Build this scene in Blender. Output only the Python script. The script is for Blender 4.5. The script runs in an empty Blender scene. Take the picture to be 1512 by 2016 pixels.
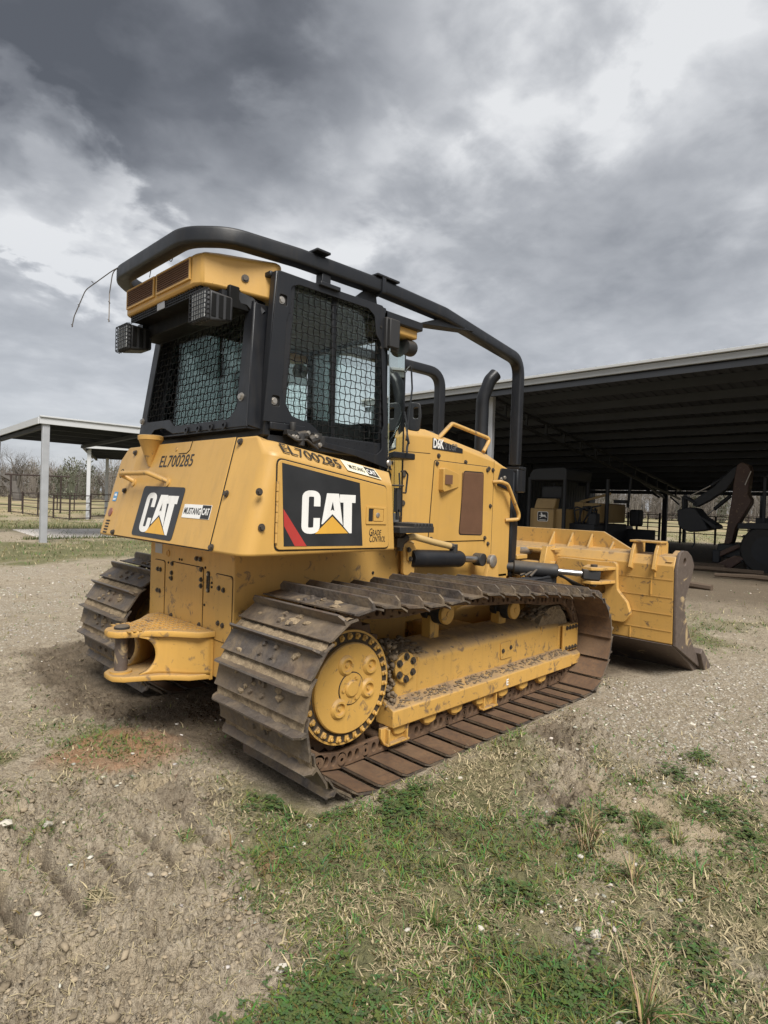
import bpy, bmesh, math, random
import numpy as np
from mathutils import Vector, Matrix
S = bpy.context.scene
COL = S.collection
R = math.radians
random.seed(5)
RNG = np.random.default_rng(11)

# ------------------------------------------------------------------ camera
cam_d = bpy.data.cameras.new('camera')
cam = bpy.data.objects.new('camera', cam_d); COL.objects.link(cam)
cr, cu, cf = (0.70356904, -0.70980007, 0.03427054), (-0.01223027, 0.03612394, 0.99927248), (0.71052166, 0.70347631, -0.01673464)
CAM = Vector((-2.10497, -3.44601, 1.42381))
cam.matrix_world = Matrix(((cr[0], cu[0], -cf[0], CAM.x), (cr[1], cu[1], -cf[1], CAM.y), (cr[2], cu[2], -cf[2], CAM.z), (0, 0, 0, 1)))
cam_d.sensor_fit = 'VERTICAL'; cam_d.sensor_height = 36.0; cam_d.sensor_width = 27.0
cam_d.lens = 1182.395 / 2016 * 36.0
cam_d.clip_start = 0.05; cam_d.clip_end = 3000
S.camera = cam

# ------------------------------------------------------------------ light
S.view_settings.view_transform = 'Standard'; S.view_settings.look = 'None'
S.view_settings.gamma = 1.0; S.view_settings.use_curve_mapping = False
EXPO = 1.75
S.view_settings.exposure = EXPO
SUN_EL, SUN_AZ = R(52), R(244)          # azimuth measured from +x towards +y
sun_d = bpy.data.lights.new('sun', 'SUN'); sun_d.energy = 1.5; sun_d.angle = R(28); sun_d.color = (1.0, 0.965, 0.91)
sun = bpy.data.objects.new('sun', sun_d); COL.objects.link(sun)
sd = Vector((math.cos(SUN_EL) * math.cos(SUN_AZ), math.cos(SUN_EL) * math.sin(SUN_AZ), math.sin(SUN_EL)))
sun.rotation_euler = sd.to_track_quat('Z', 'Y').to_euler(); sun.location = sd * 30

W = bpy.data.worlds.new('World'); S.world = W; W.use_nodes = True
def build_world():
    nt = W.node_tree; N = nt.nodes; Lk = nt.links; N.clear()
    def nd(t, **k):
        n = N.new(t)
        for a, v in k.items(): setattr(n, a, v)
        return n
    def val(s, v):
        if isinstance(v, (int, float, tuple)): s.default_value = v
        else: Lk.new(v, s)
    def math_(op, a, b=0.0, clamp=False):
        n = nd('ShaderNodeMath', operation=op, use_clamp=clamp); val(n.inputs[0], a); val(n.inputs[1], b); return n.outputs[0]
    tc = nd('ShaderNodeTexCoord'); nrm = nd('ShaderNodeVectorMath', operation='NORMALIZE'); Lk.new(tc.outputs['Generated'], nrm.inputs[0])
    d = nrm.outputs[0]
    sep = nd('ShaderNodeSeparateXYZ'); Lk.new(d, sep.inputs[0])
    z = math_('ADD', math_('MAXIMUM', sep.outputs[2], 0.0), 0.22)
    comb = nd('ShaderNodeCombineXYZ'); Lk.new(math_('DIVIDE', sep.outputs[0], z), comb.inputs[0]); Lk.new(math_('DIVIDE', sep.outputs[1], z), comb.inputs[1])
    comb.inputs[2].default_value = 3.7
    n1 = nd('ShaderNodeTexNoise'); n1.inputs['Scale'].default_value = 1.15; n1.inputs['Detail'].default_value = 9; n1.inputs['Roughness'].default_value = 0.52; n1.inputs['Distortion'].default_value = 0.25
    Lk.new(comb.outputs[0], n1.inputs['Vector'])
    n2 = nd('ShaderNodeTexNoise'); n2.inputs['Scale'].default_value = 4.2; n2.inputs['Detail'].default_value = 9; n2.inputs['Roughness'].default_value = 0.52; n2.inputs['Distortion'].default_value = 0.2
    Lk.new(comb.outputs[0], n2.inputs['Vector'])
    v = math_('ADD', math_('MULTIPLY', math_('SUBTRACT', n1.outputs['Fac'], 0.5), 0.62), math_('MULTIPLY', math_('SUBTRACT', n2.outputs['Fac'], 0.5), 0.85))
    n3 = nd('ShaderNodeTexNoise'); n3.inputs['Scale'].default_value = 9.0; n3.inputs['Detail'].default_value = 6; n3.inputs['Roughness'].default_value = 0.52; n3.inputs['Distortion'].default_value = 0.3
    Lk.new(comb.outputs[0], n3.inputs['Vector']); v = math_('ADD', v, math_('MULTIPLY', math_('SUBTRACT', n3.outputs['Fac'], 0.5), 0.34))
    v = math_('ADD', v, 0.72)
    wob = math_('MULTIPLY', math_('SUBTRACT', n2.outputs['Fac'], 0.5), 0.06)
    # the cloud layer's own thick and thin places
    for c, a, amp in CLOUDS:
        dn = nd('ShaderNodeVectorMath', operation='DOT_PRODUCT'); Lk.new(d, dn.inputs[0]); dn.inputs[1].default_value = Vector(c).normalized()
        m = nd('ShaderNodeMapRange', interpolation_type='SMOOTHSTEP'); Lk.new(math_('ADD', dn.outputs['Value'], wob), m.inputs[0])
        m.inputs[1].default_value = math.cos(R(a)); m.inputs[2].default_value = 1.0; m.inputs[3].default_value = 0.0; m.inputs[4].default_value = amp
        v = math_('ADD', v, m.outputs[0])
    rp = nd('ShaderNodeValToRGB'); Lk.new(v, rp.inputs[0]); cr_ = rp.color_ramp
    stops = [(0.0, (.105, .111, .124)), (0.22, (.165, .173, .192)), (0.45, (.30, .313, .338)), (0.66, (.45, .464, .49)), (0.85, (.64, .653, .675)), (1.0, (.82, .83, .842))]
    while len(cr_.elements) < len(stops): cr_.elements.new(0.5)
    for e, (p, c) in zip(cr_.elements, stops): e.position = p; e.color = (*c, 1)
    hz = nd('ShaderNodeMapRange', interpolation_type='SMOOTHSTEP'); Lk.new(sep.outputs[2], hz.inputs[0])
    hz.inputs[1].default_value = -0.02; hz.inputs[2].default_value = 0.42; hz.inputs[3].default_value = 0.82; hz.inputs[4].default_value = 0.0
    mx = nd('ShaderNodeMix', data_type='RGBA'); Lk.new(hz.outputs[0], mx.inputs[0]); Lk.new(rp.outputs[0], mx.inputs[6]); mx.inputs[7].default_value = (.575, .595, .635, 1)
    sky = nd('ShaderNodeTexSky', sky_type='NISHITA'); sky.sun_disc = False; sky.sun_elevation = SUN_EL; sky.sun_rotation = R(90) - SUN_AZ
    k = nd('ShaderNodeVectorMath', operation='SCALE'); Lk.new(mx.outputs[2], k.inputs[0]); k.inputs['Scale'].default_value = 10.0 / 2 ** EXPO * 0.97
    mx2 = nd('ShaderNodeMix', data_type='RGBA'); mx2.inputs[0].default_value = 0.97; Lk.new(sky.outputs[0], mx2.inputs[6]); Lk.new(k.outputs[0], mx2.inputs[7])
    bg = nd('ShaderNodeBackground'); bg.inputs['Strength'].default_value = 0.1; Lk.new(mx2.outputs[2], bg.inputs['Color'])
    out = nd('ShaderNodeOutputWorld'); Lk.new(bg.outputs[0], out.inputs[0])
CLOUDS = [((.33, .77, .546), 17, -.40), ((.50, .67, .56), 12, -.24), ((.17, .83, .55), 15, -.40), ((.20, .86, .475), 6, -.10), ((.42, .72, .60), 12, -.14),
          ((.245, .874, .42), 6, .13), ((.30, .872, .385), 6, .14), ((.33, .875, .352), 6, .18), ((.19, .885, .43), 6, .16),
          ((.43, .775, .45), 9, .16), ((.673, .406, .618), 14, .13), ((.715, .42, .56), 8, .10), ((.545, .69, .475), 9, .12), ((.66, .60, .42), 8, .10),
          ((.83, .25, .50), 12, .08), ((.79, .42, .44), 14, -.04), ((.87, .30, .38), 10, -.10), ((.22, .94, .25), 11, -.08), ((.76, .53, .36), 8, -.05), ((.27, .95, .15), 8, .05)]
build_world()
S.render.engine = 'CYCLES'; S.cycles.transparent_max_bounces = 24

# ------------------------------------------------------------------ materials
class MatB:
    def __init__(s, name):
        s.m = bpy.data.materials.new(name); s.m.use_nodes = True; s.nt = s.m.node_tree; s.N = s.nt.nodes; s.L = s.nt.links
        s.b = s.N['Principled BSDF']; s._tc = None; s.out = s.N['Material Output']
    def nd(s, t, **k):
        n = s.N.new(t)
        for a, v in k.items(): setattr(n, a, v)
        return n
    def set(s, sock, v):
        if isinstance(v, bpy.types.NodeSocket): s.L.new(v, sock)
        elif isinstance(v, tuple) and len(v) == 3 and sock.type == 'RGBA': sock.default_value = (*v, 1)
        else: sock.default_value = v
    def co(s, kind='Object'):
        if s._tc is None: s._tc = s.nd('ShaderNodeTexCoord')
        return s._tc.outputs[kind]
    def mapped(s, scale=(1, 1, 1), loc=None, kind='Object', rnd=False):
        mp = s.nd('ShaderNodeMapping'); s.L.new(s.co(kind), mp.inputs[0]); mp.inputs['Scale'].default_value = scale
        if rnd:
            oi = s.nd('ShaderNodeObjectInfo'); k = s.nd('ShaderNodeVectorMath', operation='SCALE'); 
            cb = s.nd('ShaderNodeCombineXYZ'); s.L.new(oi.outputs['Random'], cb.inputs[0]); s.L.new(oi.outputs['Random'], cb.inputs[1])
            s.L.new(cb.outputs[0], k.inputs[0]); k.inputs['Scale'].default_value = 37.0; s.L.new(k.outputs[0], mp.inputs['Location'])
        return mp.outputs[0]
    def noise(s, scale, detail=4, rough=.55, vec=None, dist=0.0):
        n = s.nd('ShaderNodeTexNoise'); s.L.new(vec if vec is not None else s.co(), n.inputs['Vector'])
        n.inputs['Scale'].default_value = scale; n.inputs['Detail'].default_value = detail; n.inputs['Roughness'].default_value = rough; n.inputs['Distortion'].default_value = dist
        return n.outputs['Fac']
    def voro(s, scale, vec=None, feature='F1', out='Distance'):
        n = s.nd('ShaderNodeTexVoronoi', feature=feature); s.L.new(vec if vec is not None else s.co(), n.inputs['Vector']); n.inputs['Scale'].default_value = scale
        return n.outputs[out]
    def rng(s, v, a, b, lo=0.0, hi=1.0, smooth=False):
        m = s.nd('ShaderNodeMapRange'); m.interpolation_type = 'SMOOTHSTEP' if smooth else 'LINEAR'
        s.set(m.inputs[0], v); m.inputs[1].default_value = a; m.inputs[2].default_value = b; m.inputs[3].default_value = lo; m.inputs[4].default_value = hi
        return m.outputs[0]
    def mth(s, op, a, b=0.0, clamp=False):
        n = s.nd('ShaderNodeMath', operation=op, use_clamp=clamp); s.set(n.inputs[0], a); s.set(n.inputs[1], b); return n.outputs[0]
    def mix(s, f, a, b):
        n = s.nd('ShaderNodeMix', data_type='RGBA'); s.set(n.inputs[0], f); s.set(n.inputs[6], a); s.set(n.inputs[7], b); return n.outputs[2]
    def up(s):
        g = s.nd('ShaderNodeNewGeometry'); sp = s.nd('ShaderNodeSeparateXYZ'); s.L.new(g.outputs['Normal'], sp.inputs[0]); return sp.outputs[2]
    def pos(s, i):
        g = s.nd('ShaderNodeNewGeometry'); sp = s.nd('ShaderNodeSeparateXYZ'); s.L.new(g.outputs['Position'], sp.inputs[0]); return sp.outputs[i]
    def bump(s, h, strength=.3, dist=.01):
        n = s.nd('ShaderNodeBump'); s.L.new(h, n.inputs['Height']); n.inputs['Strength'].default_value = strength; n.inputs['Distance'].default_value = dist
        s.L.new(n.outputs[0], s.b.inputs['Normal'])
    def fin(s, col=None, rough=None, metal=None, **k):
        if col is not None: s.set(s.b.inputs['Base Color'], col)
        if rough is not None: s.set(s.b.inputs['Roughness'], rough)
        if metal is not None: s.set(s.b.inputs['Metallic'], metal)
        for a, v in k.items(): s.set(s.b.inputs[a.replace('_', ' ')], v)
        return s.m
DUST = (.30, .225, .14); MUD = (.105, .07, .042)
def paint(name, col, rough=.42, dust=.25, mud=0.0, chips=0.0, spec=.5, wet=(.5, .85)):
    m = MatB(name)
    n1 = m.noise(1.6, 3, .5); n2 = m.noise(9, 6, .62); n3 = m.noise(48, 4, .6)
    st = m.noise(5, 4, .6, m.mapped((3, 3, .22)))
    c = m.mix(m.rng(n1, .3, .7), tuple(x * .90 for x in col), tuple(min(1, x * 1.08) for x in col))
    c = m.mix(m.rng(st, .52, .8, 0, .35 + dust * .4), c, tuple(x * .62 + y * .14 for x, y in zip(col, DUST)))
    u = m.rng(m.up(), .15, .95, 0, 1)
    f = m.mth('ADD', m.mth('MULTIPLY', u, m.rng(n2, .25, .65, dust * .9, min(1, dust * 2.0))), m.rng(n2, .55, .85, 0, dust * .7), True)
    c = m.mix(f, c, DUST)
    if mud > 0:
        k = m.rng(m.noise(14, 7, .66, dist=.6), .62 - mud * .22, .70 - mud * .18, 0, .9)
        c = m.mix(k, c, m.mix(n3, MUD, tuple(x * 2.3 for x in MUD)))
        u2 = m.mth('MULTIPLY', m.rng(m.up(), .35, .8), m.rng(n2, .3, .55, .3, 1.0)); u2 = m.mth('MULTIPLY', u2, min(1, mud * 2.2))
        c = m.mix(u2, c, m.mix(n3, (.13, .09, .058), (.24, .17, .11)))
        f = m.mth('MAXIMUM', f, u2)
    if chips > 0:
        sc_ = m.mth('MULTIPLY', m.rng(m.noise(1.0, 4, .7, m.mapped((3, 5, 60))), .69, .73), m.rng(m.noise(2.7, 2), .5, .62)); c = m.mix(m.mth('MULTIPLY', sc_, .35), c, tuple(x * .45 + .03 for x in col))
        drip = m.mth('MULTIPLY', m.rng(m.noise(1.0, 5, .65, m.mapped((16, 16, .5))), .54, .74), m.rng(n1, .38, .62)); c = m.mix(m.mth('MULTIPLY', drip, .30), c, (.26, .17, .075))
        k = m.rng(m.noise(26, 5, .7, dist=1.2), .715 - chips * .05, .725 - chips * .05)
        c = m.mix(k, c, (.09, .05, .03))
    r = m.mth('ADD', m.rng(n2, .3, .7, rough - .06, rough + .1), m.mth('MULTIPLY', f, .35), True)
    m.bump(m.noise(90, 3, .5), .06 + mud * .25, .004)
    return m.fin(c, r, 0.0, Specular_IOR_Level=spec)
YEL = (.555, .325, .085)
M = {}
M['yellow'] = paint('yellow_paint', YEL, .38, .16, chips=.02)
M['yellow_hood'] = paint('yellow_hood_paint', YEL, .38, .2, chips=.02)
M['yellow_dirty'] = paint('yellow_dirty_paint', (.575, .33, .078), .5, .16, mud=.24, chips=.5)
M['yellow_worn'] = paint('yellow_worn_paint', (.575, .335, .092), .46, .25, mud=.20, chips=.35)
M['yellow_frame'] = paint('yellow_frame_paint', (.565, .325, .08), .5, .30, mud=.30, chips=.45)
M['black'] = paint('black_paint', (.0085, .0096, .0125), .42, .012)
M['wire'] = paint('black_wire', (.006, .006, .006), .6, .01, spec=.2)
M['black_rough'] = paint('black_rough_plastic', (.02, .02, .021), .6, .12)
M['dark'] = paint('dark_cavity_metal', (.012, .011, .010), .7, .15)
M['white_mark'] = paint('white_marking', (.78, .77, .74), .5, .05)
M['black_mark'] = paint('black_marking', (.018, .018, .019), .45, .04)
M['dim_mark'] = paint('grey_marking', (.10, .10, .10), .5, .05)
M['red_mark'] = paint('red_marking', (.42, .035, .03), .45, .06)
M['blue_mark'] = paint('blue_marking', (.10, .28, .50), .45, .06)
M['cream_mark'] = paint('cream_sticker', (.82, .76, .55), .5, .05)
M['amber_mark'] = paint('amber_marking', (.66, .36, .05), .45, .06)
M['reflector'] = paint('red_reflector', (.22, .075, .05), .3, .2)
M['lamp_black'] = paint('lamp_housing', (.028, .029, .032), .55, .05)
M['rubber'] = paint('rubber', (.022, .021, .021), .7, .25)
M['hose'] = paint('yellow_hose_sleeve', (.52, .36, .15), .55, .25)
def m_decal():
    m = MatB('scratched_black_decal')
    a = m.noise(1.0, 5, .7, m.mapped((60, 60, 3.0))); b = m.noise(1.0, 4, .7, m.mapped((4, 4, 70)))
    chip = m.rng(m.noise(11, 3, .55, m.mapped((1, 1, 1), None)), .735, .745)
    c = m.mix(m.rng(m.noise(5, 3), .35, .7), (.016, .017, .019), (.028, .029, .032))
    k = m.mth('MULTIPLY', m.rng(a, .70, .76), m.rng(m.noise(3.1, 2), .5, .62)); k2 = m.mth('MULTIPLY', m.rng(b, .71, .77), m.rng(m.noise(4.2, 2), .52, .62))
    c = m.mix(m.mth('MULTIPLY', m.mth('MAXIMUM', k, k2), .7), c, (.34, .33, .31))
    c = m.mix(chip, c, (.60, .36, .11))
    return m.fin(c, .42)
M['decal'] = m_decal()
def m_steel():
    m = MatB('muddy_track_steel'); v = m.mapped(rnd=True)
    n = m.noise(7, 7, .65, v, .4); n2 = m.noise(42, 5, .65, v); n3 = m.noise(3, 3, .5, v)
    c = m.mix(m.rng(n2, .3, .7), (.055, .046, .041), (.125, .106, .094))
    c = m.mix(m.rng(n, .44, .62, 0, .85), c, m.mix(n2, (.13, .095, .06), (.31, .235, .15)))
    c = m.mix(m.rng(n3, .58, .72, 0, .4), c, (.15, .075, .038))
    oi = m.nd('ShaderNodeObjectInfo'); c = m.mix(m.rng(oi.outputs['Random'], 0, 1, 0, .45), c, m.mix(oi.outputs['Random'], (.05, .042, .038), (.19, .145, .10)))
    m.bump(n2, .6, .010)
    return m.fin(c, m.rng(n, .3, .7, .42, .85), .25)
def m_rust():
    m = MatB('rusty_pad_steel'); v = m.mapped(rnd=True)
    n = m.noise(6, 7, .65, v, .4); n2 = m.noise(50, 5, .65, v)
    c = m.mix(m.rng(n, .3, .7), (.095, .056, .034), (.185, .108, .058))
    c = m.mix(m.rng(n2, .45, .7, 0, .8), c, (.085, .058, .042))
    c = m.mix(m.rng(m.noise(2.5, 4, .6, v), .5, .7, 0, .6), c, (.20, .13, .075))
    m.bump(n2, .4, .006)
    return m.fin(c, .78, .1)
def m_wornsteel():
    m = MatB('worn_steel_edge'); n = m.noise(30, 5, .6); n2 = m.noise(4, 4)
    c = m.mix(n, (.10, .085, .075), (.24, .21, .185)); c = m.mix(m.rng(n2, .5, .7), c, (.14, .075, .04))
    return m.fin(c, .5, .5)
def m_blade_steel():
    m = MatB('bare_blade_steel'); n = m.noise(24, 6, .65); n2 = m.noise(5, 5, .6, dist=.8)
    c = m.mix(n, (.065, .047, .038), (.19, .15, .125))
    c = m.mix(m.rng(n2, .60, .66), c, (.48, .36, .20)); m.bump(n, .3, .005)
    return m.fin(c, .62, .3)
M['steel'] = m_steel(); M['rust'] = m_rust(); M['worn'] = m_wornsteel(); M['blade_steel'] = m_blade_steel()
def simple(name, col, rough=.6, metal=0.0, var=.25, sc=8, **k):
    m = MatB(name); n = m.noise(sc, 5, .6)
    return m.fin(m.mix(n, tuple(x * (1 - var) for x in col), tuple(min(1, x * (1 + var)) for x in col)), rough, metal, **k)
def m_cake():
    m = MatB('dried_mud_cake'); v = m.mapped(rnd=True); n = m.noise(22, 6, .65, v); n2 = m.noise(90, 4, .7, v)
    c = m.mix(m.rng(n, .3, .7), (.17, .125, .08), (.38, .295, .19)); c = m.mix(m.rng(n2, .45, .7, 0, .6), c, (.075, .055, .04)); m.bump(n2, .7, .008); return m.fin(c, .95, 0, Specular_IOR_Level=.15)
M['mudcake'] = m_cake()
M['chrome'] = simple('chrome_rod', (.45, .44, .43), .32, 1.0, .05)
M['bolt'] = simple('bolt_steel', (.10, .085, .07), .5, .6)
M['bolt_bright'] = simple('bright_bolt_steel', (.42, .39, .35), .4, .8)
M['rubber_seal'] = simple('door_seal_rubber', (.012, .011, .010), .8)
M['grille'] = simple('brown_rust_grille', (.135, .066, .034), .8)
M['galv'] = simple('galvanised_steel', (.42, .43, .45), .55, .35, .22, 3)
M['white_metal'] = simple('white_sheet_metal', (.53, .54, .55), .5, 0, .06, 2)
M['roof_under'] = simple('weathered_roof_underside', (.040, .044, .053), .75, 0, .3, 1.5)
M['recess'] = simple('shaded_recess', (.055, .037, .020), .8, 0, .4, 30)  # shade between the ring lugs is put into this brown
M['dark_steel'] = simple('dark_painted_steel', (.018, .0195, .023), .65, 0, .3)
M['rail'] = simple('rusted_pipe_rail', (.035, .022, .018), .75, 0, .3)
M['eave_grey'] = simple('grey_eave_trim', (.31, .32, .33), .5, 0, .15, 2)
M['concrete'] = simple('pale_concrete', (.62, .57, .52), .9, 0, .18, 2)
M['seat'] = simple('seat_fabric', (.035, .036, .038), .85, 0, .2)
M['liner'] = simple('cab_liner', (.16, .165, .165), .8, 0, .1)
M['old_yellow'] = paint('faded_yellow_paint', (.34, .225, .09), .6, .35)
M['old_red'] = paint('faded_red_brown_paint', (.07, .038, .028), .6, .15, mud=.15)
M['tyre'] = simple('tyre_rubber', (.028, .027, .026), .85, 0, .25)
M['lamp_glass'] = simple('lamp_lens', (.35, .36, .36), .12, 0, .05)
M['stone'] = simple('pale_limestone', (.50, .46, .39), .85, 0, .2, 20)
def m_wood():
    m = MatB('old_wood'); n = m.noise(6, 5, .6, m.mapped((1, 8, 8)))
    return m.fin(m.mix(n, (.06, .042, .03), (.17, .12, .08)), .9)
M['wood'] = m_wood()
def m_bark():
    m = MatB('bare_bark'); n = m.noise(2, 4, .6, rnd_vec(m))
    return m.fin(m.mix(n, (.06, .053, .047), (.14, .127, .115)), .95)
def rnd_vec(m): return m.mapped(rnd=True)
M['bark'] = m_bark()
def m_glass(name, tint, gl=.5, ior=1.5):
    m = MatB(name); m.N.remove(m.b)
    t = m.nd('ShaderNodeBsdfTransparent'); t.inputs[0].default_value = (*tint, 1)
    g = m.nd('ShaderNodeBsdfGlossy'); g.inputs['Roughness'].default_value = .02; g.inputs[0].default_value = (.9, 1, .97, 1)
    fr = m.nd('ShaderNodeFresnel'); fr.inputs[0].default_value = ior
    f = m.mth('ADD', m.mth('MULTIPLY', fr.outputs[0], .95), gl * .06, True)
    s = m.nd('ShaderNodeMixShader'); m.L.new(f, s.inputs[0]); m.L.new(t.outputs[0], s.inputs[1]); m.L.new(g.outputs[0], s.inputs[2]); m.L.new(s.outputs[0], m.out.inputs[0])
    return m.m
M['glass'] = m_glass('tinted_cab_glass', (.975, 1.0, .992), 0.0, 1.3)
M['glass_dusty'] = m_glass('door_glass', (.85, .90, .88), 8.0)

# ------------------------------------------------------------------ builders
def smooth(me, ang=40):
    me.polygons.foreach_set('use_smooth', np.ones(len(me.polygons), bool))
    try: me.set_sharp_from_angle(angle=R(ang))
    except Exception: pass
def link(name, me, parent=None, bevel=0, ang=40, seg=2):
    o = bpy.data.objects.new(name, me); COL.objects.link(o)
    if parent is not None:
        o.parent = parent; o.location = -world_loc(parent)
    if bevel:
        b = o.modifiers.new('bevel', 'BEVEL'); b.width = bevel; b.segments = seg; b.limit_method = 'ANGLE'; b.angle_limit = R(30)
        b.harden_normals = False
    smooth(me, ang)
    return o
def world_loc(o):
    v = Vector((0, 0, 0))
    while o is not None: v += o.location; o = o.parent
    return v
def tag(o, label=None, cat=None, group=None, kind=None):
    if label: o['label'] = label
    if cat: o['category'] = cat
    if group: o['group'] = group
    if kind: o['kind'] = kind
    return o
def empty(name, loc=(0, 0, 0), label=None, cat=None, group=None):
    o = bpy.data.objects.new(name, None); COL.objects.link(o); o.location = loc; o.empty_display_size = .2
    return tag(o, label, cat, group)
class MB:
    def __init__(s): s.v = []; s.f = []; s.mi = []; s.mats = []; s.cur = 0
    def use(s, m):
        if m not in s.mats: s.mats.append(m)
        s.cur = s.mats.index(m); return s
    def add(s, vs, fs):
        b = len(s.v); s.v += [tuple(x) for x in vs]; s.f += [tuple(i + b for i in f) for f in fs]; s.mi += [s.cur] * len(fs); return s
    def box(s, lo, hi, M4=None):
        x0, y0, z0 = lo; x1, y1, z1 = hi
        vs = [Vector(p) for p in ((x0, y0, z0), (x1, y0, z0), (x1, y1, z0), (x0, y1, z0), (x0, y0, z1), (x1, y0, z1), (x1, y1, z1), (x0, y1, z1))]
        if M4 is not None: vs = [M4 @ v for v in vs]
        return s.add(vs, [(0, 3, 2, 1), (4, 5, 6, 7), (0, 1, 5, 4), (1, 2, 6, 5), (2, 3, 7, 6), (3, 0, 4, 7)])
    def prism(s, pts, ax, a, b):
        n = len(pts)
        def P(p, t): return {0: (t, p[0], p[1]), 1: (p[0], t, p[1]), 2: (p[0], p[1], t)}[ax]
        vs = [P(p, a) for p in pts] + [P(p, b) for p in pts]
        fs = [tuple(range(n)), tuple(range(2 * n - 1, n - 1, -1))] + [(i, i + n, (i + 1) % n + n, (i + 1) % n) for i in range(n)]
        return s.add(vs, fs)
    def cyl(s, p0, p1, r0, n=16, r1=None, caps=True):
        p0 = Vector(p0); p1 = Vector(p1); r1 = r0 if r1 is None else r1
        d = (p1 - p0).normalized(); a = d.orthogonal().normalized(); b = d.cross(a)
        vs = [p0 + (a * math.cos(t) + b * math.sin(t)) * r0 for t in [2 * math.pi * i / n for i in range(n)]]
        vs += [p1 + (a * math.cos(t) + b * math.sin(t)) * r1 for t in [2 * math.pi * i / n for i in range(n)]]
        fs = [(i, (i + 1) % n, (i + 1) % n + n, i + n) for i in range(n)]
        if caps: fs += [tuple(range(n - 1, -1, -1)), tuple(range(n, 2 * n))]
        return s.add(vs, fs)
    def lathe(s, p0, axis, prof, n=24):        # prof: (distance along axis, radius)
        p0 = Vector(p0); d = Vector(axis).normalized(); a = d.orthogonal().normalized(); b = d.cross(a); m = len(prof); vs = []; fs = []
        for (h, r) in prof:
            for i in range(n):
                t = 2 * math.pi * i / n; vs.append(p0 + d * h + (a * math.cos(t) + b * math.sin(t)) * r)
        for j in range(m - 1):
            for i in range(n): fs.append((j * n + i, j * n + (i + 1) % n, (j + 1) * n + (i + 1) % n, (j + 1) * n + i))
        fs.append(tuple(range(n - 1, -1, -1))); fs.append(tuple(range((m - 1) * n, m * n)))
        return s.add(vs, fs)
    def sweep(s, P, prof, closed=False, up=(0, 0, 1), caps=True):
        P = [Vector(p) for p in P]; n = len(P); k = len(prof); up = Vector(up); vs = []; fs = []
        for i in range(n):
            t0 = P[i] - P[i - 1] if (i or closed) else P[1] - P[0]
            t1 = P[(i + 1) % n] - P[i] if (i < n - 1 or closed) else P[-1] - P[-2]
            t0.normalize(); t1.normalize(); t = (t0 + t1)
            t = t.normalized() if t.length > 1e-6 else t1
            a = t.cross(up)
            if a.length < .12: a = getattr(s, '_la', t.orthogonal())
            a = (a - t * a.dot(t)).normalized(); s._la = a; b = a.cross(t)
            mit = 1 / max(.5, t.dot(t1))
            for (u, w) in prof: vs.append(P[i] + (a * u) * mit + b * w)
        m = n if closed else n - 1
        for i in range(m):
            j = (i + 1) % n
            for q in range(k): fs.append((i * k + q, i * k + (q + 1) % k, j * k + (q + 1) % k, j * k + q))
        if caps and not closed: fs += [tuple(range(k - 1, -1, -1)), tuple(range((n - 1) * k, n * k))]
        return s.add(vs, fs)
    def tube(s, P, r, n=8, closed=False, caps=True):   # transport-frame round tube
        P = [Vector(p) for p in P]; m = len(P); vs = []; fs = []
        t = (P[1] - P[0]).normalized(); a = t.orthogonal().normalized()
        for i in range(m):
            if i == 0: t = P[1] - P[0]
            elif i == m - 1: t = P[-1] - P[-2]
            else: t = P[i + 1] - P[i - 1]
            t.normalize(); a = (a - t * a.dot(t)).normalized(); b = t.cross(a)
            rr = r[i] if isinstance(r, (list, tuple)) else r
            for q in range(n):
                h = 2 * math.pi * q / n; vs.append(P[i] + (a * math.cos(h) + b * math.sin(h)) * rr)
        for i in range(m - 1):
            for q in range(n): fs.append((i * n + q, i * n + (q + 1) % n, (i + 1) * n + (q + 1) % n, (i + 1) * n + q))
        if caps: fs += [tuple(range(n - 1, -1, -1)), tuple(range((m - 1) * n, m * n))]
        return s.add(vs, fs)
    def bolt(s, p, nrm, r=.012, h=.008, n=6): p = Vector(p); return s.cyl(p, p + Vector(nrm).normalized() * h, r, n)
    def blob(s, p, r, sq=(1, 1, 1), rough=.3, rnd=random):
        ph = (1 + 5 ** .5) / 2
        vs = [(-1, ph, 0), (1, ph, 0), (-1, -ph, 0), (1, -ph, 0), (0, -1, ph), (0, 1, ph), (0, -1, -ph), (0, 1, -ph), (ph, 0, -1), (ph, 0, 1), (-ph, 0, -1), (-ph, 0, 1)]
        fs = [(0, 11, 5), (0, 5, 1), (0, 1, 7), (0, 7, 10), (0, 10, 11), (1, 5, 9), (5, 11, 4), (11, 10, 2), (10, 7, 6), (7, 1, 8), (3, 9, 4), (3, 4, 2), (3, 2, 6), (3, 6, 8), (3, 8, 9), (4, 9, 5), (2, 4, 11), (6, 2, 10), (8, 6, 7), (9, 8, 1)]
        o = []
        for v in vs:
            k = r / 1.9 * (1 + rnd.uniform(-rough, rough)); o.append((p[0] + v[0] * k * sq[0], p[1] + v[1] * k * sq[1], p[2] + v[2] * k * sq[2]))
        return s.add(o, fs)
    def mesh(s, name, mat=None):
        me = bpy.data.meshes.new(name); me.from_pydata(s.v, [], s.f)
        ms = s.mats if s.mats else [mat]
        for m in ms: me.materials.append(M[m] if isinstance(m, str) else m)
        if s.mats: me.polygons.foreach_set('material_index', s.mi)
        bm = bmesh.new(); bm.from_mesh(me); bmesh.ops.recalc_face_normals(bm, faces=bm.faces); bm.to_mesh(me); bm.free(); me.update()
        return me
    def build(s, name, mat=None, parent=None, bevel=0, ang=40, seg=2): return link(name, s.mesh(name, mat), parent, bevel, ang, seg)
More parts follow.
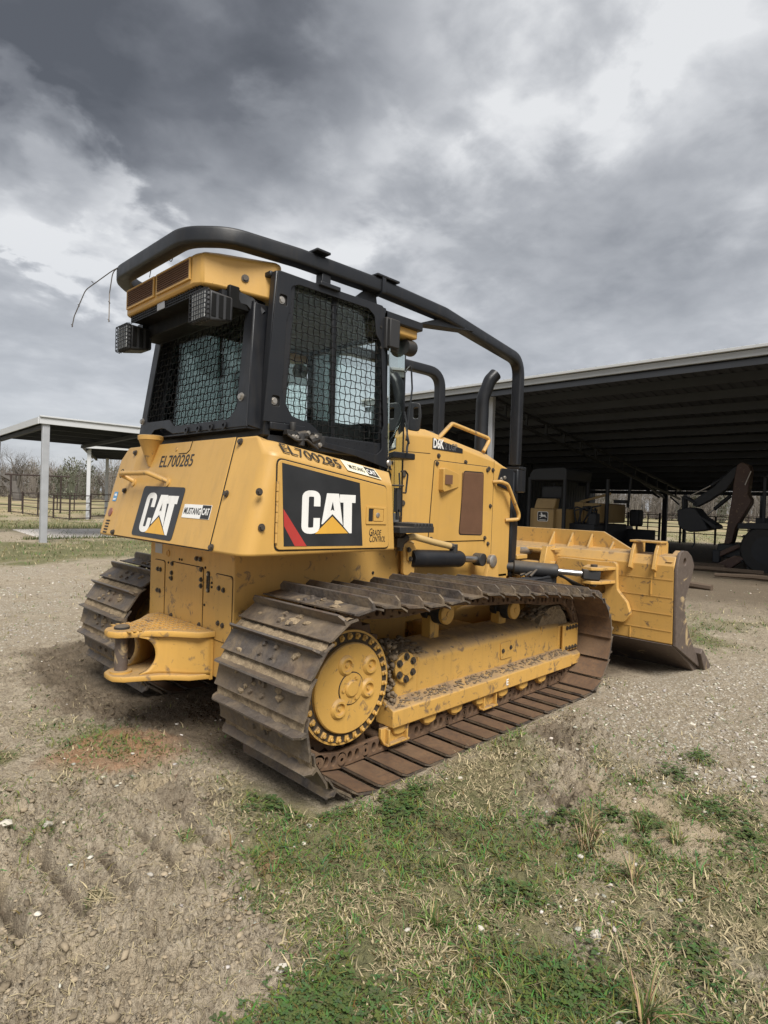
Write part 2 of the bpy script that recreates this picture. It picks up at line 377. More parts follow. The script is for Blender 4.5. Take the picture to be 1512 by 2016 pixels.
def fil(P, r, n=5, closed=False):
    """polyline with rounded corners"""
    P = [Vector(p) for p in P]; out = []; m = len(P)
    for i in range(m):
        if not closed and i in (0, m - 1): out.append(P[i]); continue
        a = P[i - 1] - P[i]; b = P[(i + 1) % m] - P[i]; rr = r[i] if isinstance(r, (list, tuple)) else r
        la, lb = a.length, b.length; a.normalize(); b.normalize(); ang = a.angle(b); t = min(rr / math.tan(ang / 2) if ang > .02 else 0, la * .48, lb * .48)
        p0 = P[i] + a * t; p1 = P[i] + b * t
        for k in range(n + 1):
            q = k / n; out.append(p0 * (1 - q) ** 2 + P[i] * 2 * q * (1 - q) + p1 * q * q)
    return out
def rrect(w, h, r, n=3): return [(p.x, p.y) for p in fil([(-w / 2, -h / 2, 0), (w / 2, -h / 2, 0), (w / 2, h / 2, 0), (-w / 2, h / 2, 0)], r, n, True)]
def rpoly(pts, r, n=4): return [(p.x, p.y) for p in fil([(x, y, 0) for x, y in pts], r, n, True)]
def circ(cx, cy, r, n=20): return [(cx + r * math.cos(2 * math.pi * i / n), cy + r * math.sin(2 * math.pi * i / n)) for i in range(n)]
def frame4(o, x, y, off=0):
    x = Vector(x).normalized(); y = Vector(y); z = x.cross(y).normalized(); y = z.cross(x); o = Vector(o) + z * off
    return Matrix(((x.x, y.x, z.x, o.x), (x.y, y.y, z.y, o.y), (x.z, y.z, z.z, o.z), (0, 0, 0, 1)))
def curve_mesh(cu):
    ob = bpy.data.objects.new('tmp', cu); COL.objects.link(ob); bpy.context.view_layer.update()
    dg = bpy.context.evaluated_depsgraph_get(); me = bpy.data.meshes.new_from_object(ob.evaluated_get(dg)); bpy.data.objects.remove(ob); bpy.data.curves.remove(cu)
    return me
def plate(name, outer, holes, th, mat, parent, M4, bevel=0.0, z0=0.0):
    """flat plate of thickness th (local z from z0 to z0+th) with holes"""
    cu = bpy.data.curves.new(name, 'CURVE'); cu.dimensions = '2D'; cu.fill_mode = 'BOTH'; cu.extrude = max(1e-5, th / 2 - bevel); cu.bevel_depth = bevel; cu.bevel_resolution = 1
    cu.offset = -bevel
    for poly in [outer] + list(holes):
        sp = cu.splines.new('POLY'); sp.points.add(len(poly) - 1); sp.use_cyclic_u = True
        for p, q in zip(sp.points, poly): p.co = (q[0], q[1], 0, 1)
    me = curve_mesh(cu); me.name = name; me.transform(M4 @ Matrix.Translation((0, 0, z0 + th / 2))); me.materials.clear(); me.materials.append(M[mat] if isinstance(mat, str) else mat)
    return link(name, me, parent)
def text(name, body, size, mat, parent, M4, bold=0.0, shear=0.0, th=.0012, width=None, caps=1.0, align='LEFT'):
    cu = bpy.data.curves.new(name, 'FONT'); cu.body = body; cu.size = size; cu.extrude = th / 2; cu.offset = bold; cu.shear = shear; cu.align_x = align; cu.small_caps_scale = caps; cu.resolution_u = 3
    if caps < 1:
        for i, ch in enumerate(body):
            if ch.islower(): cu.body_format[i].use_small_caps = True
    me = curve_mesh(cu); me.name = name
    if width:
        xs = [v.co.x for v in me.vertices]; k = width / (max(xs) - min(xs)); x0 = min(xs); me.transform(Matrix.Diagonal((k, 1, 1, 1)) @ Matrix.Translation((-x0, 0, 0)))
    me.transform(M4 @ Matrix.Translation((0, 0, th / 2))); me.materials.clear(); me.materials.append(M[mat])
    return link(name, me, parent)

# ------------------------------------------------------------------ ground
_perm = np.random.default_rng(3).permutation(512).astype(np.int64); _perm = np.concatenate([_perm, _perm])
_ga = np.random.default_rng(4).uniform(0, 2 * np.pi, 1024); _gx, _gy = np.cos(_ga), np.sin(_ga)
def perlin(x, y):
    xi = np.floor(x).astype(np.int64); yi = np.floor(y).astype(np.int64); xf = x - xi; yf = y - yi
    u = xf * xf * xf * (xf * (xf * 6 - 15) + 10); v = yf * yf * yf * (yf * (yf * 6 - 15) + 10)
    def g(ix, iy, dx, dy):
        h = _perm[(_perm[ix & 511] + iy) & 511]; return _gx[h] * dx + _gy[h] * dy
    a = g(xi, yi, xf, yf); b = g(xi + 1, yi, xf - 1, yf); c = g(xi, yi + 1, xf, yf - 1); d = g(xi + 1, yi + 1, xf - 1, yf - 1)
    return (a * (1 - u) + b * u) * (1 - v) + (c * (1 - u) + d * u) * v
def fbm(x, y, f, o=4, g=.5):
    s = 0; a = 1; t = 0
    for i in range(o): s = s + a * perlin(x * f + 17.3 * i, y * f - 9.1 * i); t += a; a *= g; f *= 2.03
    return s / t * 1.6
def billow(x, y, f, o=4, g=.55):
    s = 0; a = 1; t = 0
    for i in range(o): s = s + a * np.abs(perlin(x * f + 5.3 * i, y * f + 3.7 * i)); t += a; a *= g; f *= 2.1
    return s / t * 2
def poly_sd(x, y, P):
    d = np.full(x.shape, 1e9); ins = np.zeros(x.shape, bool); n = len(P)
    for i in range(n):
        ax, ay = P[i]; bx, by = P[(i + 1) % n]; ex, ey = bx - ax, by - ay
        t = np.clip(((x - ax) * ex + (y - ay) * ey) / (ex * ex + ey * ey + 1e-12), 0, 1)
        d = np.minimum(d, np.hypot(x - ax - t * ex, y - ay - t * ey))
        c = ((ay > y) != (by > y)) & (x < (bx - ax) * (y - ay) / (by - ay + 1e-12) + ax); ins ^= c
    return np.where(ins, d, -d)
def soft(x, y, P, w, warp=.0): return np.clip(.5 + (poly_sd(x, y, P) + warp) / w, 0, 1)
GROOVES = [(-.82 - .1785 * k, -.84 - .05 * (k % 3), -1.345) for k in range(7)]
GRASS_MAIN = [(-.5, -.77), (-.26, -1.32), (-.02, -1.5), (1.24, -1.40), (.91, -1.75), (.37, -2.0), (.29, -2.37), (-.12, -2.45), (-.45, -2.66), (-.49, -2.85), (-1.3, -2.2), (-1.06, -2.07), (-.9, -1.96), (-.92, -1.61), (-.69, -1.34)]
GRASS_R1 = [(-.39, -2.56), (-.17, -2.64), (-.21, -2.86), (-.02, -3.05), (-.14, -3.3), (-.7, -2.65)]
GRASS_R2 = [(.69, -2.77), (.95, -2.87), (.45, -3.2), (.1, -3.0), (.2, -2.82)]
PATCH = [(.48, -2.47, .10), (.49, -2.17, .09), (1.0, -2.56, .16), (1.21, -2.3, .08), (1.56, -2.38, .09), (1.08, -2.22, .07), (.69, -2.46, .11), (.98, -2.78, .14), (.4, -2.65, .10), (.1, -2.58, .09), (-.06, -2.94, .12), (-1.25, .2, .1), (-1.45, -.55, .09), (-1.33, -.75, .06), (-.87, -1.15, .05), (-1.3, -1.3, .05)]
MUD_L = [(-1.9, -.3), (-1.18, -.30), (-.69, -.37), (-.5, -.98), (-.78, -1.49), (-.86, -1.91), (-.95, -2.03), (-1.17, -2.03), (-1.3, -2.2), (-2.2, -1.64)]
MUD_BACK = [(-.65, 2.38), (.3, 2.6), (.6, .82), (.6, -.3), (-.17, -.65), (-.48, -.55), (-.6, .28), (-.85, .9)]
CLAY = [(-1.1, -.02), (-.91, .27), (-.59, .2), (-.45, -.31), (-.65, -.48), (-.93, -.32)]
CLAY2 = [(-.80, -1.52), (-.70, -1.50), (-.68, -1.58), (-.79, -1.60)]
GRAV_L = [(.69, 8.88), (2.12, 9.09), (1.2, 5.6), (.33, 3.57), (-.04, 2.63), (-.66, 2.85), (-.9, 5)]
GRAV_R = [(2.76, -1.28), (4.27, -1.66), (6.5, -2.6), (6, -5), (1.49, -2.73), (1.18, -2.31), (1.46, -1.74)]
STONES_R = [(-.15, -2.46), (0, -2.56), (-.13, -2.67), (-.29, -2.59)]
SAND_R = [(.16, -2.34), (.82, -2.14), (1.16, -2.44), (1.04, -2.83), (.66, -2.7), (.28, -2.54)]
CLODS_R = [(.8, -1.48), (1.65, -1.36), (1.68, -1.7), (.63, -2.23), (.23, -2.31), (.25, -2.13), (.49, -1.85)]
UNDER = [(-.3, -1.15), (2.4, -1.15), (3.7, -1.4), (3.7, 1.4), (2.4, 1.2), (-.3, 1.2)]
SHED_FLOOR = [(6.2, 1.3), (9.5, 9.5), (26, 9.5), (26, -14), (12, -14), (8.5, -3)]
GREEN_L = [(1.8, 13.6), (9, 15.0), (8, 10.4), (3.85, 9.6), (.88, 9.5), (-4, 10), (-4, 13.5)]
GREEN_L2 = [(3.0, 25.5), (20, 24.5), (16, 19.5), (3.4, 20.2), (-3, 20.5), (-3, 25)]
def masks(x, y):
    w1 = fbm(x, y, 1.3, 4) * .22; w2 = fbm(x + 40, y, 3.1, 4) * .12; w = w1 + w2
    far = np.clip((np.hypot(x - CAM.x, y - CAM.y) - 5.5) / 4, 0, 1)
    g = np.maximum.reduce([soft(x, y, GRASS_MAIN, .35, w * .8), soft(x, y, GRASS_R1, .25, w * .6), soft(x, y, GRASS_R2, .3, w * .8)])
    for (px, py, r) in PATCH: g = np.maximum(g, np.clip(1.3 - np.hypot(x - px, y - py) / r + w * 3, 0, 1))
    gl = np.maximum(soft(x, y, GREEN_L, 1.5, w * 3), soft(x, y, GREEN_L2, 2.5, w * 3)); g = np.maximum(g, gl)
    rest = np.clip(fbm(x - 11, y + 7, .55, 4) * 1.9 + .12 + far * .42, 0, 1) * .85
    bare = np.maximum.reduce([soft(x, y, MUD_L, .3, w), soft(x, y, MUD_BACK, .3, w), soft(x, y, GRAV_R, .5, w), soft(x, y, GRAV_L, .8, w), soft(x, y, SAND_R, .3, w), soft(x, y, CLODS_R, .2, w), soft(x, y, UNDER, .3, 0), soft(x, y, SHED_FLOOR, 2, w * 2)])
    grass = np.clip(np.maximum(g * (1 - .0 * bare), rest * (1 - bare * .9)), 0, 1)
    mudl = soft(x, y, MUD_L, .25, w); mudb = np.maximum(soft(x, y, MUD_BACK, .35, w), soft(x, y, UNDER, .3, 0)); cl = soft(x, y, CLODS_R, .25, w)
    dark = np.clip(np.maximum.reduce([mudb, mudl * np.clip(2.0 * fbm(x - 17, y + 12, 3.4, 4) - .30, 0, .6), cl * np.clip(.30 + 1.6 * fbm(x, y, 2.6, 3), 0, .75), soft(x, y, SHED_FLOOR, 2.5, w * 2) * .8]), 0, 1)  # shed floor darkened in colour to deepen the shade under its roof
    rough = np.clip(np.maximum.reduce([mudl, mudb * .8, cl]), 0, 1)
    grav = np.maximum.reduce([soft(x, y, GRAV_L, 1.2, w) * np.clip(.75 + 1.5 * fbm(x, y, .9, 4), 0, 1), soft(x, y, GRAV_R, .8, w) * 1.1, soft(x, y, STONES_R, .2, w) * .9])
    grav = np.clip(np.maximum(grav, np.clip(fbm(x + 3, y - 8, .4, 4) * 1.4 - .25, 0, .6) * far), 0, 1) * (1 - dark)
    clay = np.maximum(soft(x, y, CLAY, .16, w * .7), soft(x, y, CLAY2, .06, w2 * .4))
    sand = np.maximum(soft(x, y, SAND_R, .4, w), mudl * np.clip(2.6 * fbm(x + 21, y - 4, 2.4, 3) - .35, 0, 1))
    for gx, ya, yb in GROOVES: dark = np.maximum(dark, .8 * np.exp(-((x - gx) / .019) ** 2) * np.clip((ya + .03 - y) / .06, 0, 1) * np.clip((y - yb + .03) / .06, 0, 1))  # shade inside the grooves is put into the soil colour
    return grass, dark, rough, grav, clay, sand
LEDGES = [[(-1.476, -1.37), (-1.387, -1.427), (-1.256, -1.449), (-1.142, -1.429)], [(-1.505, -1.495), (-1.405, -1.628), (-1.318, -1.639), (-1.21, -1.652)], [(-1.649, -1.545), (-1.522, -1.646), (-1.369, -1.726), (-1.169, -1.805)], [(-1.327, -1.898), (-1.195, -1.913), (-1.067, -1.927)], [(-1.10, -1.47), (-.98, -1.52), (-.88, -1.50)]]
TUFT_GROOVES = [(-.535, -1.65, -1.87), (-.525, -1.98, -2.14), (-.205, -1.94, -2.1), (-.36, -1.7, -1.95), (-.05, -1.75, -1.95)]
def height(x, y, mk=None):
    grass, dark, rough, grav, clay, sand = masks(x, y) if mk is None else mk
    r = np.hypot(x - CAM.x, y - CAM.y)
    h = fbm(x, y, .35, 3) * .035 + fbm(x, y, 2.2, 4) * .014 + fbm(x, y, 14, 3) * .0045
    near = np.clip(1.6 - r / 9, 0, 1)
    cl = fbm(x, y, 3.6, 6, .62); cl2 = fbm(x + 9, y, 17, 5, .68); rg_ = .5 - billow(x + 3, y - 6, 6.5, 5, .6)
    prn = soft(x, y, [(-2.1, -1.36), (-.72, -1.36), (-.72, -.90), (-2.1, -.90)], .12, 0); rough = rough * (1 - .72 * prn)
    h = h + near * rough * (cl * .085 + cl2 * .062 + rg_ * .050 + fbm(x - 3, y + 8, 1.7, 3) * .035 + fbm(x, y, 44, 3, .65) * .032) + near * (1 - rough) * (cl2 * .022 + fbm(x, y, 44, 3, .65) * .013)
    h = h + clay * .035 * np.clip(near, 0, 1) * (.6 + .7 * fbm(x, y, 11, 4, .65))
    h = h + soft(x, y, [(-1.5, -1.36), (-.7, -1.36), (-.6, -1.52), (-1.5, -1.56)], .1, 0) * .018 * near
    sharp = np.clip(.75 + 1.3 * fbm(x + 2, y, 3.5, 3), .15, 1)
    for gx, ya, yb in GROOVES + TUFT_GROOVES:
        m = np.clip((ya + .03 - y) / .06, 0, 1) * np.clip((y - yb + .03) / .06, 0, 1)
        q = (x - gx - .006 * fbm(y, y * 0 + gx, 3, 2))
        h = h + m * np.maximum(sharp, .7) * (-.072 * np.exp(-(q / .019) ** 2) + .016 * np.exp(-((q - .042) / .025) ** 2))
    for L in LEDGES:
        d = np.full(np.shape(x), 9.0); sg_ = np.zeros(np.shape(x))
        for (ax, ay), (bx, by) in zip(L[:-1], L[1:]):
            ex, ey = bx - ax, by - ay; t = np.clip(((x - ax) * ex + (y - ay) * ey) / (ex * ex + ey * ey), 0, 1); dd = np.hypot(x - ax - t * ex, y - ay - t * ey); k = dd < d
            sg_ = np.where(k, np.sign(ex * (y - ay) - ey * (x - ax)), sg_); d = np.minimum(d, dd)
        d = d + .010 * fbm(x + 7, y, 9, 3); e = d * sg_
        h = h - .060 * np.exp(-(d / .014) ** 2) + .034 * np.exp(-((e + .045) / .04) ** 2)
    flat = soft(x, y, [(-.4, -1.42), (2.5, -1.42), (2.5, 1.42), (-.4, 1.42)], .2, .05)
    h = h * (1 - .8 * flat) - .012 * flat
    bl = soft(x, y, [(3.0, -1.75), (4.1, -1.75), (4.1, 1.75), (3.0, 1.75)], .2, .05)
    h = h * (1 - .8 * bl) - .01 * bl
    return h * np.clip(1.3 - r / 90, 0, 1)
def build_ground():
    cx, cy = -2.35, -3.75
    a0 = R(45)
    th = np.concatenate([np.linspace(R(-47), R(47), 860), np.linspace(R(48), R(312), 74)[1:-1]]) + a0; nt = len(th)
    rr = [.35]
    while rr[-1] < 14: rr.append(rr[-1] * (1.03 if rr[-1] < 1.25 else 1.0034 if rr[-1] < 8 else 1.008))
    while rr[-1] < 1600: rr.append(rr[-1] * 1.045)
    rr = np.array(rr); nr = len(rr)
    X = cx + rr[:, None] * np.cos(th)[None]; Y = cy + rr[:, None] * np.sin(th)[None]
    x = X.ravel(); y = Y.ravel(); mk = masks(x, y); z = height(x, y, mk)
    v = np.stack([x, y, z], 1); v = np.vstack([v, [[cx, cy, 0]]])
    i = np.arange(nr - 1)[:, None] * nt; j = np.arange(nt)[None]; j2 = (j + 1) % nt
    q = np.stack([i + j, i + nt + j, i + nt + j2, i + j2], -1).reshape(-1, 4)
    me = bpy.data.meshes.new('ground'); me.vertices.add(len(v)); me.vertices.foreach_set('co', v.ravel())
    c = len(v) - 1; tri = np.stack([np.full(nt, c), np.arange(nt), (np.arange(nt) + 1) % nt], -1)
    loops = np.concatenate([q.ravel(), tri.ravel()]); me.loops.add(len(loops)); me.loops.foreach_set('vertex_index', loops.astype(np.int32))
    ls = np.concatenate([np.arange(len(q)) * 4, len(q) * 4 + np.arange(nt) * 3]); me.polygons.add(len(ls)); me.polygons.foreach_set('loop_start', ls.astype(np.int32))
    me.update(calc_edges=True)
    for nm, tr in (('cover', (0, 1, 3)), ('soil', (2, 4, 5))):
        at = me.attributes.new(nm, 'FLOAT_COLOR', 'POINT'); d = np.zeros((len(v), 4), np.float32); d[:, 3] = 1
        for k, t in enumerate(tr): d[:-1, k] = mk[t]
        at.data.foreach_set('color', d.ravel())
    me.polygons.foreach_set('use_smooth', np.ones(len(ls), bool))
    m = MatB('ground_soil')
    def attr(n):
        a = m.nd('ShaderNodeAttribute', attribute_name=n); s = m.nd('ShaderNodeSeparateColor'); m.L.new(a.outputs['Color'], s.inputs[0]); return s.outputs
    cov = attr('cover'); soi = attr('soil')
    n1 = m.noise(1.1, 5, .6); n2 = m.noise(7, 7, .7); n3 = m.noise(45, 5, .7); n4 = m.noise(160, 3, .6); n5 = m.noise(.09, 4, .6)
    soil = m.mix(m.rng(n2, .3, .7), (.27, .222, .158), (.53, .455, .345)); soil = m.mix(m.rng(n3, .45, .66, 0, .6), soil, (.17, .13, .09)); soil = m.mix(m.rng(n4, .52, .70, 0, .7), soil, (.53, .435, .305)); soil = m.mix(m.rng(m.noise(70, 5, .72), .54, .65, 0, .82), soil, (.085, .064, .044))  # fine dark specks stand in for shaded crevices between crumbs
    sand = m.mix(m.rng(n2, .3, .7), (.36, .285, .19), (.50, .41, .28)); soil = m.mix(soi[2], soil, sand)
    dry = m.mix(m.rng(n3, .3, .7), (.22, .18, .095), (.40, .335, .19)); grn = m.mix(m.rng(n3, .35, .7), (.075, .085, .03), (.18, .18, .075))
    gr = m.mix(m.rng(m.mth('ADD', m.mth('MULTIPLY', n1, .6), m.mth('MULTIPLY', n2, .4)), .30, .53), dry, grn)
    c = m.mix(m.mth('MULTIPLY', m.rng(m.mth('ADD', cov[0], m.mth('MULTIPLY', m.mth('SUBTRACT', n3, .5), .9)), .25, .75), .85), soil, gr)
    field = m.mix(m.rng(n5, .42, .58), (.36, .285, .165), (.19, .185, .085))
    g = m.nd('ShaderNodeNewGeometry'); ds = m.nd('ShaderNodeVectorMath', operation='DISTANCE'); m.L.new(g.outputs['Position'], ds.inputs[0]); ds.inputs[1].default_value = (0, 0, 0)
    c = m.mix(m.rng(ds.outputs['Value'], 24, 40, 0, .75, True), c, field)
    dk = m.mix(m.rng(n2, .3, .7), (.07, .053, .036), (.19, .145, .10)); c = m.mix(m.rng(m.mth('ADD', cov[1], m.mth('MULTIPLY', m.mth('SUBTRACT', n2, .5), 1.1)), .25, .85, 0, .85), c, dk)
    peb = m.mix(m.rng(m.voro(38, out='Distance'), .05, .45), (.74, .70, .61), (.32, .265, .195)); peb = m.mix(m.rng(n3, .4, .65, 0, .5), peb, (.40, .345, .26))
    c = m.mix(m.rng(m.mth('ADD', cov[2], m.mth('MULTIPLY', m.mth('SUBTRACT', n2, .5), 1.1)), .3, .85, 0, .92), c, peb)
    c = m.mix(m.mth('MULTIPLY', soi[1], m.rng(n2, .3, .6, .35, .9)), c, m.mix(n3, (.24, .12, .062), (.42, .24, .135)))
    hh = m.mth('ADD', m.mth('MULTIPLY', n3, .6), m.mth('MULTIPLY', n4, .4)); m.bump(hh, 1.0, .03)
    m.fin(c, .95, 0.0, Specular_IOR_Level=.15)
    me.materials.append(m.m)
    o = bpy.data.objects.new('ground', me); COL.objects.link(o); tag(o, 'trampled soil with mud, gravel and worn grass around the bulldozer', kind='structure')
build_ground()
def gz(x, y): return float(height(np.array([x], float), np.array([y], float))[0])

# ---- grass, straw, clover, stones and clods lying on it
def stuff_mesh(name, v, faces_n, cols, mat, label):
    n = len(v) // faces_n[0]
    return None
def arr_mesh(name, V, F, colr, mats, label, kind='stuff'):
    me = bpy.data.meshes.new(name); me.vertices.add(len(V)); me.vertices.foreach_set('co', V.astype(np.float32).ravel())
    k = F.shape[1]; me.loops.add(F.size); me.loops.foreach_set('vertex_index', F.astype(np.int32).ravel()); me.polygons.add(len(F)); me.polygons.foreach_set('loop_start', (np.arange(len(F)) * k).astype(np.int32)); me.update(calc_edges=True)
    if colr is not None:
        at = me.attributes.new('tint', 'FLOAT_COLOR', 'POINT'); at.data.foreach_set('color', np.concatenate([colr, np.ones((len(V), 1))], 1).astype(np.float32).ravel())
    me.materials.append(mats); o = bpy.data.objects.new(name, me); COL.objects.link(o); tag(o, label, kind=kind); return o
def m_tint(name, rough=.8, trans=0.0, bump=False):
    m = MatB(name); a = m.nd('ShaderNodeAttribute', attribute_name='tint'); n = m.noise(60, 3)
    mm = m.nd('ShaderNodeMix', data_type='RGBA'); mm.blend_type = 'MULTIPLY'; mm.inputs[0].default_value = 1; m.L.new(a.outputs['Color'], mm.inputs[6]); m.L.new(m.mix(n, (.75, .75, .75), (1.2, 1.2, 1.2)), mm.inputs[7])
    if bump: m.bump(m.noise(70, 5, .65), .5, .008)
    m.fin(mm.outputs[2], rough, 0.0, Specular_IOR_Level=.2); return m.m
M['blade'] = m_tint('grass_blade', .75); M['pebble'] = m_tint('pebble', .9, bump=True)
def scatter(n, rmin, rmax, p=1.0, ang=52):
    u = RNG.random(n); r = rmin * (rmax / rmin) ** (u ** p); t = R(45) + R(ang) * (RNG.random(n) * 2 - 1)
    return CAM.x + r * np.cos(t), CAM.y + r * np.sin(t), r
def in_groove(x, y):
    r = np.zeros(np.shape(x), bool)
    for gx, ya, yb in GROOVES: r |= (np.abs(x - gx) < .022) & (y < ya) & (y > yb)
    return r
def under_machine(x, y): return in_groove(x, y) | ((x > -.42) & (x < 2.55) & (np.abs(np.abs(y) - 1.0) < .382)) | ((x > 2.9) & (x < 3.9) & (np.abs(y) < 1.7))
def grass(name, N, label, rmin, rmax, p, LW, dryf, flat, dens):
    x, y, r = scatter(N, rmin, rmax, p); mk = masks(x, y); g = mk[0]
    cl = np.clip(.5 + 1.1 * fbm(x, y, 5.5, 3), 0.03, 1); prob = dens(mk) * cl
    k = (RNG.random(N) < prob) & ~under_machine(x, y); x, y, r = x[k], y[k], r[k]; mk = [q[k] for q in mk]; n = len(x); z = height(x, y, mk)
    green = np.clip(.62 + 1.5 * fbm(x - 5, y + 2, 1.7, 3) - dryf, 0, 1); isg = RNG.random(n) < green
    L = LW[0] * RNG.lognormal(0, .4, n) * (1 + np.clip(r - 5, 0, 30) * .03); wd = LW[1] * RNG.uniform(.6, 1.4, n) * (1 + np.clip(r - 3, 0, 40) * .16)
    a = RNG.random(n) * 2 * np.pi; lean = np.clip(RNG.normal(flat, .3, n), .1, 1.56)
    lean = np.where(isg, lean, lean * 1.18); crv = RNG.normal(0, .35, n)
    dx, dy = np.cos(a), np.sin(a); sx, sy = -dy, dx
    t = [0, .5, 1]; V = []
    for i, q in enumerate(t):
        bend = lean * (.55 + .45 * q); hx = L * q * np.sin(np.clip(bend, 0, 1.62)); hz = L * q * np.cos(np.clip(bend, 0, 1.50))
        w = wd * (1, .8, .12)[i]
        for s_ in (-1, 1): V.append(np.stack([x + dx * hx + sx * (w * s_ + crv * L * q * q), y + dy * hx + sy * (w * s_ + crv * L * q * q), z - .004 + hz], 1))
    V = np.stack(V, 1).reshape(-1, 3); b = np.arange(n)[:, None] * 6
    F = np.concatenate([b + np.array([[0, 1, 3, 2]]), b + np.array([[2, 3, 5, 4]])], 1).reshape(-1, 4)
    gcol = np.stack([RNG.uniform(.055, .165, n), RNG.uniform(.085, .20, n), RNG.uniform(.025, .06, n)], 1); dcol = np.stack([RNG.uniform(.20, .50, n)] * 3, 1) * np.array([1, .83, .50]) * RNG.uniform(.85, 1.1, (n, 1))
    c = np.where(isg[:, None], gcol, dcol); arr_mesh(name, V, F, np.repeat(c, 6, 0), M['blade'], label)
grass('short_grass', 620000, 'short mixed green and straw coloured grass in the foreground', 1.45, 11, 1.1, (.027, .0026), -.08, 1.12, lambda m: np.clip(m[0] * 1.7, 0, 1) * (1 - .6 * m[1]))
grass('dead_straw', 300000, 'thin dead straw lying over the soil and gravel', 1.45, 13, 1.1, (.028, .0013), .75, 1.5, lambda m: np.clip(.40 + .4 * m[3] + .25 * m[5] + .12 * m[0] + .2 * m[2], 0, 1) * (1 - .6 * m[1]))
grass('far_grass', 110000, 'worn grass thinning out towards the sheds', 9, 48, .9, (.05, .0022), .1, .8, lambda m: np.clip(m[0] * .9 + .1, 0, 1) * (1 - m[1]) * (1 - .5 * m[3]))
def clover():
    spots = [(-.05, -1.58, .13, 520), (.12, -1.52, .08, 160), (-.32, -1.30, .16, 420), (-.45, -1.15, .12, 260), (-1.12, -2.18, .15, 520), (-.95, -2.2, .14, 420), (-.42, -2.62, .14, 400), (.62, -2.30, .05, 120), (.40, -2.16, .08, 170), (1.30, -2.35, .09, 170), (1.05, -2.62, .12, 240), (.66, -2.44, .07, 120), (-.18, -2.28, .10, 260), (.9, -2.8, .14, 220), (-.02, -2.86, .12, 260), (1.62, -2.36, .08, 130)]
    x = []; y = []
    for sx, sy, sr, n in spots:
        t = RNG.random(n) * 2 * np.pi; q = RNG.random(n) ** .7 * sr * (1.15 + .5 * np.sin(t * 2 + sx * 9) + .35 * np.sin(t * 5 + sy * 7)); x.append(sx + q * np.cos(t)); y.append(sy + q * np.sin(t) * .8)
    x = np.concatenate(x); y = np.concatenate(y); k = ~under_machine(x, y); x, y = x[k], y[k]; n = len(x); z = height(x, y) + RNG.uniform(.005, .03, n); V = []; F = []
    for i in range(n):
        a = RNG.random() * 6.28; s = RNG.uniform(.0035, .0065)
        for t in range(3):
            b = a + t * 2.094; ux, uy = math.cos(b), math.sin(b); px, py = -uy, ux; tz = RNG.uniform(-.3, .5); j = len(V)
            for (f, w, hz) in ((0, 0, 0), (.6, .75, .3), (1.5, .7, .5), (1.9, 0, .55), (1.5, -.7, .5), (.6, -.75, .3)): V.append((x[i] + ux * f * s + px * w * s, y[i] + uy * f * s + py * w * s, z[i] + hz * s * tz))
            F.append((j, j + 1, j + 2, j + 5)); F.append((j + 2, j + 3, j + 4, j + 5))
    c = np.repeat(np.stack([RNG.uniform(.055, .095, n), RNG.uniform(.085, .13, n), RNG.uniform(.025, .045, n)], 1), 18, 0)
    arr_mesh('clover', np.array(V), np.array(F), c, M['blade'], 'dark green clover patches low among the grass')
clover()
def lumps(name, N, label, rmin, rmax, p, size, dens, colf, flat=.7, rough=.28, seed=1):
    x, y, r = scatter(N, rmin, rmax, p); mk = masks(x, y); k = (RNG.random(N) < dens(x, y, mk)) & ~under_machine(x, y); x, y, r = x[k], y[k], r[k]; mk = [q[k] for q in mk]; n = len(x); z = height(x, y, mk)
    ph = (1 + 5 ** .5) / 2; I = np.array([(-1, ph, 0), (1, ph, 0), (-1, -ph, 0), (1, -ph, 0), (0, -1, ph), (0, 1, ph), (0, -1, -ph), (0, 1, -ph), (ph, 0, -1), (ph, 0, 1), (-ph, 0, -1), (-ph, 0, 1)]) / 1.9
    T = np.array([(0, 11, 5), (0, 5, 1), (0, 1, 7), (0, 7, 10), (0, 10, 11), (1, 5, 9), (5, 11, 4), (11, 10, 2), (10, 7, 6), (7, 1, 8), (3, 9, 4), (3, 4, 2), (3, 2, 6), (3, 6, 8), (3, 8, 9), (4, 9, 5), (2, 4, 11), (6, 2, 10), (8, 6, 7), (9, 8, 1)])
    s = size * np.minimum(RNG.lognormal(0, .6, n), 4.0 if 'clod' in name else 2.0) * (1 + np.clip(r - 4, 0, 20) * .06)
    V = I[None] * (1 + RNG.uniform(-rough, rough, (n, 12, 1))); a = RNG.random(n) * 6.28; ca, sa = np.cos(a)[:, None], np.sin(a)[:, None]
    e = RNG.uniform(.7, 1.4, (n, 1)); vx = V[:, :, 0] * e; vy = V[:, :, 1] / e; V = np.stack([vx * ca - vy * sa, vx * sa + vy * ca, V[:, :, 2] * flat * .85 * RNG.uniform(.6, 1.2, (n, 1))], -1) * s[:, None, None]
    V += np.stack([x, y, z + s * flat * .12], 1)[:, None]; F = (np.arange(n)[:, None, None] * 12 + T[None]).reshape(-1, 3); c = np.repeat(colf(n, mk), 12, 0)
    o = arr_mesh(name, V.reshape(-1, 3), F, c, M['pebble'], label); return o
def c_grav(n, mk): b = RNG.uniform(.28, .66, (n, 1)); return b * np.array([[1, .93, .80]]) * RNG.uniform(.95, 1.05, (n, 3))
def c_soil(n, mk):
    b = RNG.uniform(.6, 1.15, (n, 1)); dk = np.clip(mk[1] + .1 * RNG.normal(size=len(mk[1])), 0, 1)[:, None]; cl = mk[4][:, None]
    c = np.array([[.34, .275, .19]]) * (1 - dk) + np.array([[.105, .078, .05]]) * dk; c = c * (1 - cl * .7) + np.array([[.36, .20, .115]]) * cl * .7; return c * b
